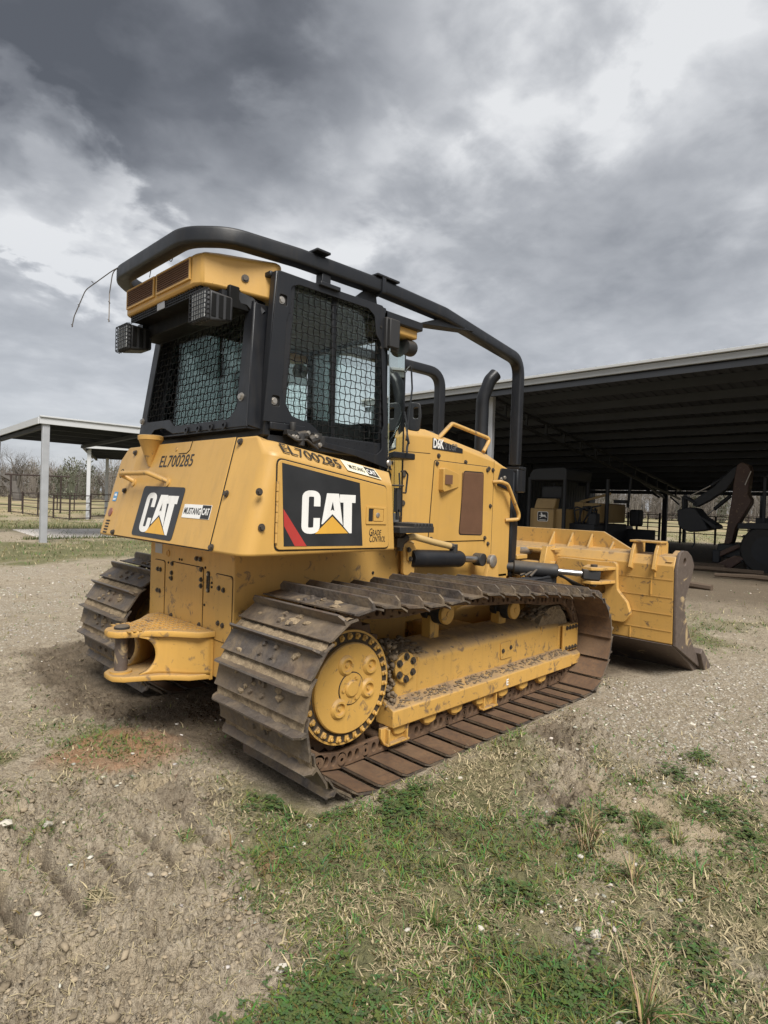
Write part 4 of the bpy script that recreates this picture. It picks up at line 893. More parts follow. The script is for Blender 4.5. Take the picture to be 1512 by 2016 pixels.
# side door
def tank_side():
    dr = [(-.350, 1.165), (.461, 1.153), (.424, 1.513), (-.350, 1.622)]
    plate('door_seam', rpoly([(-.356, 1.158), (.468, 1.146), (.430, 1.520), (-.356, 1.630)], .032), [], .003, 'rubber_seal', TANK, SIDE(0, 0, -.0005))
    plate('side_door', rpoly(dr, .03), [], .010, 'yellow', TANK, SIDE(0, 0, 0), .003)
    plate('door_decal', [(-.303, 1.182), (.243, 1.171), (.206, 1.526), (-.329, 1.603)], [], .0015, 'decal', TANK, SIDE(0, 0, .0102))
    plate('red_stripe', [(-.313, 1.372), (-.306, 1.285), (-.235, 1.181), (-.158, 1.179)], [], .0014, 'red_mark', TANK, SIDE(0, 0, .0110))
    logo(TANK, SIDE(-.198, 1.243, .0119), .374, .228)
    for k in range(6): MB().cyl((-.352, -.960, 1.20 + .052 * k), (-.352, -.960, 1.248 + .052 * k), .007, 8).build('hinge_knuckle', 'yellow_worn', TANK)
    lp = plate('latch_plate', rpoly([(.262, 1.293), (.428, 1.291), (.424, 1.392), (.262, 1.398)], .006), [rpoly([(.280, 1.308), (.404, 1.306), (.402, 1.380), (.280, 1.384)], .005)], .006, 'yellow', TANK, SIDE(0, 0, .0102), .002)
    plate('latch_well', [(.282, 1.31), (.318, 1.31), (.318, 1.381), (.282, 1.382)], [], .0015, 'dark', TANK, SIDE(0, 0, .0103)); plate('latch_paddle', rpoly([(.322, 1.311), (.400, 1.309), (.399, 1.378), (.322, 1.381)], .005), [], .006, 'yellow', TANK, SIDE(0, 0, .0102), .002)
    MB().lathe((.352, -.962, 1.346), (0, -1, 0), [(0, .015), (.004, .015), (.006, .011), (.006, .003)], 16).build('latch_lock', 'bolt_bright', TANK)
    text('lettering', 'Grade', .060, 'black_mark', TANK, SIDE(.293, 1.228, .0105), .0, .25, width=.098, caps=.78); text('lettering', 'Control', .060, 'black_mark', TANK, SIDE(.297, 1.190, .0105), .0, .25, width=.128, caps=.78)
    # bevelled strip along the cab: number and sticker
    a = Vector((-.30, -.947, 1.6415)); b = Vector((.48, -.947, 1.5275)); xd = (b - a).normalized(); ud = Vector((0, .09, .077))
    F = lambda s, v, off: frame4(a + xd * s + ud.normalized() * v, xd, ud, off)
    text('lettering', 'EL700285', .112, 'black_mark', TANK, F(-.010, .016, .008), .0, width=.405)
    plate('sticker', [(.43, .012), (.70, .012), (.70, .110), (.425, .110)], [], .0015, 'cream_mark', TANK, F(0, 0, .007))
    plate('sticker_block', [(.60, .020), (.69, .020), (.69, .103), (.60, .103)], [], .001, 'black_mark', TANK, F(0, 0, .0086)); text('lettering', 'MUSTANG', .058, 'black_mark', TANK, F(.464, .038, .0086), .0006, width=.122); text('lettering', 'CAT', .056, 'white_mark', TANK, F(.607, .040, .0098), .001, width=.075)
tank_side()
# rear grab rail and filler funnel
P = fil([(-.437, .535, 1.500), (-.505, .60, 1.545), (-.515, .56, 1.553), (-.515, .17, 1.553), (-.437, .045, 1.500)], [0, .02, .03, .05, 0], 4)
MB().tube(P, .0165, 10).build('grab_rail', 'yellow_worn', DZ, 0, 60)
mb = MB()
for (y, z) in ((.535, 1.498), (.045, 1.498)): mb.lathe((RPX(z) - .006, y, z), (-.97, 0, .25), [(0, .03), (.008, .03), (.01, .022)], 16)
mb.build('grab_rail_foot', 'yellow_worn', DZ)
mb = MB(); mb.lathe((-.418, .36, 1.60), (.0, .0, 1), [(0, .012), (.02, .020), (.165, .072), (.17, .078), (.195, .080), (.20, .07)], 26); mb.build('filler_funnel', 'yellow_worn', DZ)

# ---- main case and frame sides
CASE = MB().box((-.322, -.531, .38), (1.10, .531, 1.14)).build('main_case', 'yellow_worn', DZ, .008)
MB().box((1.10, -.50, .55), (2.44, .50, .84)).build('lower_frame', 'yellow_frame', DZ, .01)
MB().box((.2, -.45, .28), (2.2, .45, .6)).build('belly_guard', 'yellow_dirty', DZ, .02)
CR = lambda y, z, off=0: frame4((-.322, y, z), (0, -1, 0), (0, 0, 1), off)
def case_rear():
    def pl(nm, ya, yb, za, zb, th=.006, mat='yellow_worn', r=.022):
        plate(nm + '_seam', rpoly([(-ya - .004, za - .004), (-yb + .004, za - .004), (-yb + .004, zb + .004), (-ya - .004, zb + .004)], r), [], .002, 'rubber_seal', CASE, CR(0, 0, -.0005))
        plate(nm, rpoly([(-ya, za), (-yb, za), (-yb, zb), (-ya, zb)], r), [], th, mat, CASE, CR(0, 0, 0), .0025)
    pl('access_panel', .222, -.193, .636, .996); pl('side_plate', -.338, -.520, .60, .978); pl('side_plate', .455, .307, .60, .990)
    plate('slot_plate', rrect(.034, .125, .010), [rrect(.011, .02, .004), ], .004, 'dark', CASE, CR(-.252, .92, 0)); bolts(CASE, [(-.328, -.252, .965), (-.328, -.252, .872)], (-1, 0, 0), .006, .004, 'bolt_bright')
    B = [(-.16, 1.045), (-.115, 1.045), (.195, .985), (.2, .925), (.2, .89), (-.175, .985), (-.178, .925), (-.178, .888), (.19, .655), (-.172, .655), (-.385, .90), (-.435, .895), (-.385, .70), (-.435, .695), (.40, .93), (.36, .93), (.40, .79), (.365, .79)]
    bolts(CASE, [(-.329, y, z) for y, z in B], (-1, 0, 0), .0105, .008)
    bolts(CASE, [(-.323, y, z) for y, z in ((.11, 1.02), (.08, 1.02), (-.215, 1.0), (-.215, .78), (.26, .985), (.24, .89), (-.295, .895), (-.295, .92))], (-1, 0, 0), .005, .003, 'dark')
    plate('data_plate', [(-.455, 1.035), (-.355, 1.035), (-.355, 1.098), (-.455, 1.098)], [], .003, 'galv', CASE, CR(0, 0, 0)); MB().lathe((-.324, .27, 1.045), (-1, 0, 0), [(0, .022), (.004, .022), (.005, .015), (.001, .014)], 16).build('lifting_eye', 'yellow_worn', CASE)
    bolts(CASE, [(.62, -.533, 1.10), (.66, -.533, 1.10), (.75, -.533, .94)], (0, -1, 0), .007, .004, 'dark')
case_rear()

# ---- rear hitch
def hitch():
    top = [(-.33, -.36), (-.33, .36), (-.42, .34), (-.52, .22), (-.62, .135), (-.72, .105), (-.775, .075), (-.80, .03), (-.80, -.03), (-.775, -.075), (-.72, -.105), (-.62, -.135), (-.52, -.22), (-.42, -.34)]
    o = plate('hitch', top, [], .036, 'yellow_dirty', DZ, frame4((0, 0, .615), (1, 0, 0), (0, 1, 0)), .006)
    low = [(-.33, -.34), (-.33, .34), (-.45, .30), (-.55, .20), (-.66, .145), (-.74, .11), (-.785, .06), (-.79, 0), (-.785, -.06), (-.74, -.11), (-.66, -.145), (-.55, -.20), (-.45, -.30)]
    plate('lower_plate', low, [], .032, 'yellow_dirty', o, frame4((0, 0, .37), (1, 0, 0), (0, 1, 0)), .006)
    web = [(-.34, -.29)] + [(-.34, .29), (-.46, .23), (-.58, .165), (-.67, .148)] + [(-.70 + .125 * math.cos(a), .125 * math.sin(a)) for a in [R(75 - 15 * k) for k in range(11)]] + [(-.67, -.148), (-.58, -.165), (-.46, -.23)]
    px_ = [-.70, -.62, -.56, -.50, -.42, -.335]; py_ = [.10, .112, .13, .18, .265, .33]
    for sg in (-1, 1):
        vs = []; fs = []; nz, nx = 12, 12
        for i in range(nz + 1):
            z = .398 + .220 * i / nz; xe = -.682 + math.sqrt(max(0, .111 ** 2 - (z - .508) ** 2))
            for j in range(nx + 1): x = xe + (-.335 - xe) * j / nx; vs.append((x, sg * float(np.interp(x, px_, py_)), z))
        for i in range(nz):
            for j in range(nx): a = i * (nx + 1) + j; fs.append((a, a + 1, a + nx + 2, a + nx + 1))
        mb = MB(); mb.add(vs, fs); w_ = mb.build('hitch_web', 'yellow_dirty', o, 0, 50); sm = w_.modifiers.new('thick', 'SOLIDIFY'); sm.thickness = .03; sm.offset = 0
    MB().box((-.36, -.22, .40), (-.335, .22, .617)).build('hitch_back', 'yellow_dirty', o)
    MB().box((-.345, -.34, .365), (-.324, .34, .61)).build('flange', 'yellow_dirty', o, .004)
    mb = MB(); mb.lathe((-.715, 0, .40), (0, 0, 1), [(0, .036), (.20, .036), (.21, .05), (.232, .05)], 20); mb.build('hitch_pin', 'blade_steel', o, 0, 40); MB().lathe((-.715, 0, .652), (0, 0, 1), [(0, .042), (.012, .042), (.018, .036)], 20).build('pin_cap', 'rubber', o)
    mb = MB(); mb.lathe((-.715, 0, .40), (0, 0, 1), [(0, .06), (.014, .06), (.016, .04)], 20); mb.build('pin_collar', 'yellow_dirty', o)
    # raised tread bars of the step plate
    mb = MB()
    for i in range(13):
        for j in range(11):
            x = -.36 - i * .030; y = -.27 + j * .054; lim = .30 if x > -.42 else (.26 - (-.42 - x) * 1.05 if x > -.52 else .14 - max(0, -.6 - x) * .25)
            if abs(y) < lim and math.hypot(x + .715, y) > .06: mb.box((x - .009, y - .019 + .006 * (i % 2), .651), (x + .009, y + .019 + .006 * (i % 2), .656))
    tr = mb.build('tread_bumps', 'yellow_dirty', o); tr['kind'] = 'stuff'
    for (y, z) in ((-.255, .545), (-.295, .530), (-.255, .425), (-.295, .408), (.255, .545), (.255, .425)): MB().bolt((-.345, y, z), (-1, 0, 0), .02, .018).build('hitch_bolt', 'bolt', o)
hitch()

# ---- tracks
RS, CS = .452, (0.0, .452)       # outer face of the pads round the sprocket
def track_path():
    pts = []
    topz = [(-.06, .904), (0, .902), (.19, .880), (.36, .860), (.53, .862), (.70, .872), (.87, .888), (1.07, .876), (1.23, .850), (1.42, .838), (1.60, .830), (1.76, .818), (1.92, .790), (2.08, .772), (2.22, .760)]
    xs = np.linspace(2.22, 0.0, 60); tx = np.array([a for a, b in topz]); tz = np.array([b for a, b in topz]); zz = np.interp(xs, tx, tz)
    zz = np.convolve(np.pad(zz, 4, mode='edge'), np.ones(9) / 9, 'valid')
    pts += list(zip(xs, zz))
    for k in range(1, 40): a = R(90 + 180 * k / 40); pts.append((CS[0] + RS * math.cos(a), CS[1] + RS * math.sin(a)))
    for x in np.linspace(0, 2.26, 30): pts.append((x, .002 + .012 * x / 2.26))
    c = (2.265, .388); r = .375
    for k in range(1, 36): a = R(-90 + 184 * k / 36); pts.append((c[0] + r * math.cos(a), c[1] + r * math.sin(a)))
    return np.array(pts)
def shoe_mesh(seed):
    rd = random.Random(seed); w = .38; mb = MB()
    mb.use('steel'); prof = [(-.090, -.022), (-.052, -.004), (-.040, 0), (.080, 0), (.104, .010), (.104, .018), (.078, .012), (-.014, .012), (-.016, .060), (-.027, .062), (-.036, .010), (-.090, -.010)]
    # bent pad with one bar; ends of the bar cut back
    def pr(y, k): return [(a, y, (b if b < .02 else .012 + (b - .012) * k)) for a, b in prof]
    st = [(-w, .55), (-w + .03, 1), (w - .03, 1), (w, .55)]; n = len(prof); vs = []; fs = []
    for y, k in st: vs += pr(y, k)
    for j in range(3):
        for i in range(n): fs.append((j * n + i, j * n + (i + 1) % n, (j + 1) * n + (i + 1) % n, (j + 1) * n + i))
    fs.append(tuple(range(n))); fs.append(tuple(range(4 * n - 1, 3 * n - 1, -1))); mb.add(vs, fs)
    mb.use('worn').sweep([(-.0215, -w + .03, .0605), (-.0215, w - .03, .0605)], [(-.006, -.002), (.006, -.002), (.005, .003), (-.005, .003)])
    mb.use('mudcake'); m_ = 26; vs = []
    for j in range(m_ + 1):
        y = -w + .012 + (2 * w - .024) * j / m_; vs += [(-.088, y, -.012), (-.074 + rd.uniform(-.006, .006), y, .000 + rd.uniform(-.004, .007)), (-.054, y, .008 + rd.uniform(-.004, .010)), (-.030, y, .014 + rd.uniform(0, .014))]
    mb.add(vs, [(4 * j + i, 4 * j + i + 1, 4 * j + i + 5, 4 * j + i + 4) for j in range(m_) for i in range(3)])
    mb.use('steel')
    for y in (-.05, .05):
        for x in (.012, .062): mb.cyl((x, y, .011), (x, y, .026), .014, 8, .011)
    mb.use('mudcake')
    for i in range(rd.randint(3, 9)): mb.blob((rd.uniform(-.015, .085), rd.gauss(0, .13), .014), rd.uniform(.008, .024), (1, 1.5, .55), .35, rd)
    mb.use('rust').add([(-.088, -w + .002, -.0235), (-.051, -w + .002, -.0055), (.080, -w + .002, -.0016), (.080, w - .002, -.0016), (-.051, w - .002, -.0055), (-.088, w - .002, -.0235)], [(0, 1, 4, 5), (1, 2, 3, 4)])
    return mb.mesh('track_shoe')
SHOES = [shoe_mesh(i) for i in range(5)]
def link_mesh():
    out = [(p.x, p.y) for p in fil([(-.118, -.045, 0), (.118, -.045, 0), (.118, .045, 0), (-.118, .045, 0)], .043, 5, True)]
    hole = lambda cx, w, h: [(cx + w * math.cos(t), h * math.sin(t)) for t in [2 * math.pi * i / 12 for i in range(12)]]
    o = plate('tmp', out, [hole(-.026, .016, .026), hole(.026, .016, .026)], .030, 'rust', None, frame4((0, .0, 0), (1, 0, 0), (0, 0, 1)), .004); me = o.data; bpy.data.objects.remove(o)
    mb = MB()
    for x in (-.085, .085): mb.lathe((x, -.012, 0), (0, -1, 0), [(0, .033), (.016, .033), (.019, .028), (.019, .012), (.012, .010)], 14)
    m2 = mb.mesh('t', 'rust'); bm = bmesh.new(); bm.from_mesh(me); bm.from_mesh(m2); bm.to_mesh(me); bm.free(); me.name = 'chain_link'; return me
LINK = link_mesh()
PIN = MB().cyl((0, .10, 0), (0, -.10, 0), .028, 10).mesh('track_pin', 'rust'); smooth(PIN)
def make_track(sg):
    P = track_path(); seg = np.hypot(*(np.roll(P, -1, 0) - P).T); cum = np.concatenate([[0], np.cumsum(seg)]); T = cum[-1]; n = int(round(T / .1775)); pt = T / n
    Q = np.vstack([P, P[:1]])
    def at(s): s = s % T; i = min(np.searchsorted(cum, s, side='right') - 1, len(P) - 1); f = (s - cum[i]) / max(seg[i], 1e-9); return Q[i] * (1 - f) + Q[i + 1] * f
    # phase: a pad joint falls at x=-.172+.1775k on the ground
    i0 = np.argmin(np.abs(P[:, 0] - .5) + 5 * (P[:, 1] > .1)); s0 = cum[i0] + (.54 - P[i0, 0])
    yc = sg * 1.0; ch = empty('track', (0, 0, 0)); ch.parent = DZ
    pins = []
    for k in range(n):
        s = s0 + (k + .5) * pt; a = at(s - .45 * pt); b = at(s + .45 * pt); p = (at(s) + (a + b) / 2) / 2; t = Vector((b[0] - a[0], 0, b[1] - a[1])).normalized(); nz = Vector((-t.z, 0, t.x)) * -1
        # outward normal points away from the loop
        c = Vector((1.1, 0, .43)); 
        nz = Vector((t.z, 0, -t.x)); pins.append((p, t, nz))
        yv = nz.cross(t); me = SHOES[(k * 7 + (2 if sg > 0 else 0)) % 5]; o = bpy.data.objects.new('track_shoe', me); COL.objects.link(o)
        o.matrix_world = Matrix(((t.x, yv.x, nz.x, p[0]), (t.y, yv.y, nz.y, yc), (t.z, yv.z, nz.z, p[1]), (0, 0, 0, 1))); pins[-1] += (o,)
    for p, t, nz, o in pins:
        b = Vector((p[0], yc, p[1])) - nz * .062 - t * .0885; l = bpy.data.objects.new('track_pin', PIN); COL.objects.link(l); l.location = b; l.parent = ch
    for p, t, nz, o in pins:
        o.parent = ch; smooth(o.data, 30)
        for dy in (-.072, .072):
            l = bpy.data.objects.new('chain_link', LINK); COL.objects.link(l); c = Vector((p[0], yc + dy, p[1])) - nz * .056
            yy = -1.0 if dy < 0 else 1.0
            xv = t * 1.0; zv = nz; yv = Vector((0, 1, 0)) if True else None
            l.matrix_world = Matrix(((xv.x, 0, zv.x, c.x), (xv.y, 1 if dy < 0 else -1, zv.y, c.y), (xv.z, 0, zv.z, c.z), (0, 0, 0, 1))); l.parent = ch
    return ch
for sg in (-1, 1): make_track(sg)

# ---- sprockets, final drives, track frames
def undercarriage(sg):
    y = lambda v: sg * v
    ax = (0, sg, 0); c = Vector((0, 0, .452))
    # toothed ring
    mb = MB(); ring = []
    for k in range(50): a = 2 * math.pi * k / 50; r = .372 if k % 2 else .335; ring.append((r * math.cos(a), .452 + r * math.sin(a)))
    mb.prism(ring, 1, y(.955), y(1.045)); sp = mb.build('sprocket', 'rust', DZ, 0, 30)
    mb = MB(); mb.lathe((0, y(.80), .452), ax, [(0, .24), (.20, .24), (.205, .300), (.328, .300), (.337, .298), (.338, .286), (.328, .285), (.315, .2)], 64); mb.build('final_drive', 'yellow_frame', sp, 0, 30)
    mb = MB(); mb.lathe((0, y(1.126), .452), ax, [(0, .236), (.030, .235), (.036, .229), (.038, .09), (.0385, .0)], 64); mb.build('drive_cover', 'yellow_dirty', sp, 0, 25)
    pm = None
    for k in range(30):
        a = 2 * math.pi * (k + .5) / 30; ca, sa = math.cos(a), math.sin(a); b = Vector((.272 * ca, y(1.130), .452 + .272 * sa)); rr = Vector((ca, 0, sa)); tt = Vector((-sa, 0, ca))
        mb = MB(); M4 = Matrix(((rr.x, 0, tt.x, b.x), (0, sg, 0, b.y), (rr.z, 0, tt.z, b.z), (0, 0, 0, 1)))
        mb.box((-.022, -.004, -.012), (.012, .018, .012), M4); mb.box((-.022, -.004, -.017), (.006, .008, .017), M4); mb.bolt(b + rr * -.002 + Vector((0, sg * .020, 0)), ax, .0115, .009); o_ = mb.build('ring_lug', 'yellow_dirty', sp, .004); 
    mb = MB(); mb.lathe((0, y(1.126), .452), ax, [(0, .287), (.012, .287), (.0125, .236)], 60); mb.build('ring_recess', 'recess', sp)
    for (dx, dz) in ((-.036, .124), (.135, .100), (.122, -.022), (-.078, -.092)):
        MB().lathe((dx, y(1.162), .452 + dz), ax, [(0, .055), (.004, .054), (.016, .042), (.016, .031), (.002, .027), (.002, .010), (.010, .008)], 24).build('drive_boss', 'yellow_dirty', sp, 0, 30)
    mb = MB(); mb.lathe((0, y(1.162), .452), ax, [(0, .086), (.004, .086), (.0045, .080)], 36); mb.build('hub_seam', 'dark', sp)
    mb = MB(); mb.lathe((0, y(1.164), .452), ax, [(0, .081), (.006, .080), (.007, .046), (.012, .044), (.018, .036), (.019, .0)], 36); mb.build('hub_cap', 'yellow_dirty', sp, 0, 30)
    bolts(sp, [(.06 * math.cos(a), y(1.170), .452 + .06 * math.sin(a)) for a in (R(60), R(180), R(300))], ax, .009, .006, 'yellow_dirty')
    for (dx, dz, rot) in ((.075, .155, .6), (.14, -.135, .9)): mb = MB(); mb.box((-.014, 0, -.016), (.014, .006, .016), Matrix.Translation((dx, y(1.1625), .452 + dz)) @ Matrix.Rotation(rot, 4, 'Y')); mb.build('cast_mark', 'yellow_dirty', sp)
    # track frame
    fr = MB(); prof = [(y(.84), .27), (y(1.085), .27), (y(1.085), .475), (y(1.065), .505), (y(.99), .545), (y(.84), .56)]
    fr.v = []; 
    A = [(.42, 0), (.62, .0), (2.06, .0), (2.36, -.015)]; n = len(prof); vs = []; fs = []
    for (x, dz) in A: vs += [(x, p[0], p[1] + (dz if p[1] > .4 else 0)) for p in prof]
    for j in range(3):
        for i in range(n): fs.append((j * n + i, j * n + (i + 1) % n, (j + 1) * n + (i + 1) % n, (j + 1) * n + i))
    fs += [tuple(range(n)), tuple(range(4 * n - 1, 3 * n - 1, -1))]; fr.add(vs, fs); F = fr.build('track_frame', 'yellow_frame', DZ, .012, 35)
    mb = MB(); mb.prism([(y(1.02), .155), (y(1.165), .155), (y(1.165), .255), (y(1.08), .30), (y(1.02), .30)], 0, .33, 2.40); mb.build('guard_rail', 'yellow_frame', F, .008)
    mb = MB(); mb.prism([(y(1.02), .15), (y(1.14), .15), (y(1.14), .23), (y(1.08), .26), (y(1.02), .26)], 0, 2.40, 2.62); mb.build('guard_rail', 'yellow_frame', F, .008)
    for x in (.615, 2.05): MB().box((x - .006, y(1.082) - (.006), .272), (x + .008, y(1.082) + .006, .50)).build('frame_band', 'yellow_dirty', F, .003)
    # recoil access plate, numbers, front yoke plate
    plate('access_plate', rrect(.155, .118, .02), [], .008, 'yellow_dirty', F, frame4((1.565, y(1.085), .40), (-sg, 0, 0), (0, 0, 1)), .002); bolts(F, [(1.515, y(1.093), .40), (1.612, y(1.093), .412)], ax, .011, .007)
    yk = MB().box((2.31, y(1.06) - .03, .255), (2.61, y(1.06) + .03, .48)).build('idler_yoke', 'yellow_dirty', F, .008)
    plate('yoke_plate', rpoly([(-.12, -.105), (.12, -.105), (.12, .105), (-.12, .105)], .012), [], .022, 'yellow_dirty', F, frame4((2.47, y(1.09), .372), (-sg, 0, 0), (0, 0, 1)), .003)
    bolts(F, [(2.40 + .05 * k, y(1.114), z) for k in range(4) for z in (.455, .29)], ax, .012, .010)
    MB().box((2.325, y(1.115) - .006, .262), (2.345, y(1.115) + .006, .486)).build('yoke_edge', 'yellow_dirty', F, .003)
    # pivot flange with bolts behind the sprocket
    mb = MB(); mb.lathe((.485, y(1.085), .462), ax, [(0, .088), (.018, .088), (.022, .082), (.022, .045), (.028, .04), (.030, .0)], 30); mb.build('pivot_flange', 'yellow_dirty', F, 0, 30)
    bolts(F, [(.485 + .066 * math.cos(R(30 + 60 * k)), y(1.107), .462 + .066 * math.sin(R(30 + 60 * k))) for k in range(6)], ax, .015, .013)
    for (x, z) in ((.925, .718), (1.715, .662)):
        mb = MB(); mb.use('rubber').lathe((x, y(.86), z), ax, [(0, .05), (.02, .062), (.06, .062), (.065, .05), (.10, .05), (.105, .07), (.165, .07), (.17, .058)], 28); mb.use('yellow_dirty').lathe((x, y(1.03), z), ax, [(0, .066), (.022, .066), (.027, .060), (.028, .02), (.032, .018), (.032, .0)], 28); mb.build('carrier_roller', None, F, 0, 35)
        MB().box((x - .045, y(.90) - .05, .52), (x + .045, y(.90) + .03, z)).build('roller_bracket', 'yellow_dirty', F, .008)
    for k in range(7):
        x = .42 + k * .262; mb = MB(); mb.use('rust').lathe((x, y(.90), .140), ax, [(0, .085), (.05, .085), (.055, .07), (.145, .07), (.15, .088), (.19, .088), (.195, .06)], 24); mb.use('yellow_dirty').lathe((x, y(1.095), .140), ax, [(0, .055), (.03, .055), (.036, .048), (.036, .03), (.03, .028), (.03, 0)], 20); mb.build('track_roller', None, F, 0, 35)
        mb = MB(); mb.prism([(x - .075, .175), (x - .05, .11), (x - .02, .10), (x + .02, .10), (x + .05, .11), (x + .075, .175), (x + .07, .2), (x - .07, .2)], 1, y(1.10), y(1.14)); mb.build('roller_cap', 'yellow_dirty', F, .006)
        bolts(F, [(x - .05, y(1.141), .165), (x + .05, y(1.141), .165)], ax, .010, .009)
    # chain guides under the frame
    for (xa, xb) in ((.28, .52), (1.19, 1.42)):
        mb = MB(); mb.prism([(xa, .155), (xb, .155), (xb, .14), (xb - .03, .075), (xa + .03, .055), (xa, .10)], 1, y(1.10), y(1.122)); mb.box((xa + .03, y(1.12) - .03, .055), (xb - .03, y(1.12) + .035, .068))
        for x in (xa + .04, xb - .05): mb.box((x - .006, y(1.12) - .03, .06), (x + .006, y(1.12) + .03, .15))
        mb.build('chain_guide', 'yellow_frame', F, .003)
    # front idler
    mb = MB(); mb.lathe((2.265, y(.86), .388), ax, [(0, .25), (.05, .25), (.055, .275), (.145, .275), (.15, .25), (.2, .25), (.2, .1), (.17, .09), (.17, 0)], 40); mb.build('idler', 'mudcake', DZ, 0, 30)
    # packed dirt resting on the frame
    rd = random.Random(3); mb = MB()
    for i in range(520):
        x = rd.uniform(.36, 2.1); q = rd.random(); mb.blob((x, y(.86 + .2 * q), .555 - .055 * q + (.02 if x < .7 else 0)), rd.uniform(.005, .016) * (1.3 if x < .75 else 1), (1.5, 1.2, .55), .35, rd)
    for i in range(380):
        x = rd.uniform(.35, 2.35); q = rd.random(); mb.blob((x, y(1.10 + .05 * q), .295 - .03 * q), rd.uniform(.003, .009), (1.8, 1.2, .5), .4, rd)
    for i in range(160): x = rd.uniform(1.95, 2.5); mb.blob((x, y(rd.uniform(.88, 1.06)), .57 + .07 * math.sin((x - 1.9) * 4) * rd.random()), rd.uniform(.010, .026), (1.3, 1.2, .8), .4, rd)
    for i in range(150): a = rd.uniform(-1.1, 1.1); mb.blob((.33 + rd.uniform(-.03, .06), y(rd.uniform(1.0, 1.13)), .44 + .2 * math.sin(a)), rd.uniform(.008, .018), (1, 1.1, 1), .4, rd)
    d = mb.build('packed_dirt', simple('packed_dirt', (.17, .125, .08), .95, 0, .5, 14), F, 0, 80); d['kind'] = 'stuff'
    MB().cyl((.0, y(.5), .45), (.0, y(.85), .45), .22, 32).build('axle_housing', 'yellow_frame', DZ, .01)
    MB().box((1.2, y(.45) - .0, .36), (1.5, y(.85), .56)).build('equaliser_bar', 'yellow_dirty', DZ, .02)
for sg in (-1, 1): undercarriage(sg)
text('frame_mark', 'E', .06, 'white_mark', DZ, frame4((1.455, -1.1665, .185), (1, 0, 0), (0, 0, 1), .0), .001)

# ------------------------------------------------------------------ cab
def crimp_wire(mb, p0, p1, nrm, side, pitch, r, ph, amp=.0036, ins=.0034):
    p0 = Vector(p0); p1 = Vector(p1); L = (p1 - p0).length; n = max(2, int(L / pitch * 4)); d = (p1 - p0)
    mb.tube([p0 + d * (i / n) + nrm * (amp * math.cos(math.pi * (L * i / n) / pitch + ph)) + side * (ins * math.sin(math.pi * (L * i / n) / pitch + ph)) for i in range(n + 1)], r, 5, caps=False)
def clip_spans(poly, v, axis):
    xs = []; n = len(poly)
    for i in range(n):
        a = poly[i]; b = poly[(i + 1) % n]
        if (a[axis] > v) != (b[axis] > v): t = (v - a[axis]) / (b[axis] - a[axis]); xs.append(a[1 - axis] + t * (b[1 - axis] - a[1 - axis]))
    xs.sort(); return [(xs[i], xs[i + 1]) for i in range(0, len(xs) - 1, 2)]
def wire_mesh(name, poly, M4, parent, pitch=.042, r=.0027, skew=0.0):
    mb = MB(); nx = M4.to_3x3() @ Vector((0, 0, 1)); ux = M4.to_3x3() @ Vector((1, 0, 0)); uy = M4.to_3x3() @ Vector((0, 1, 0)); c = lambda u, v: M4 @ Vector((u, v, 0))
    xs = [p[0] for p in poly]; ys = [p[1] for p in poly]; k = 0; v = min(ys) + .012
    while v < max(ys):
        for a, b in clip_spans(poly, v, 1):
            a0 = round(a / pitch) * pitch; crimp_wire(mb, c(a - .012, v), c(b + .012, v), nx, uy, pitch, r, math.pi * k + math.pi * (a0 - a) / pitch)
        v += pitch; k += 1
    u = min(xs) + .014; k = 0
    while u < max(xs):
        for a, b in clip_spans(poly, u, 0):
            a0 = round(a / pitch) * pitch; crimp_wire(mb, c(u, a - .012), c(u, b + .012), nx, ux, pitch, r, math.pi * (k + 1) + math.pi * (a0 - a) / pitch)
        u += pitch; k += 1
    return mb.build(name, 'wire', parent, 0, 80)
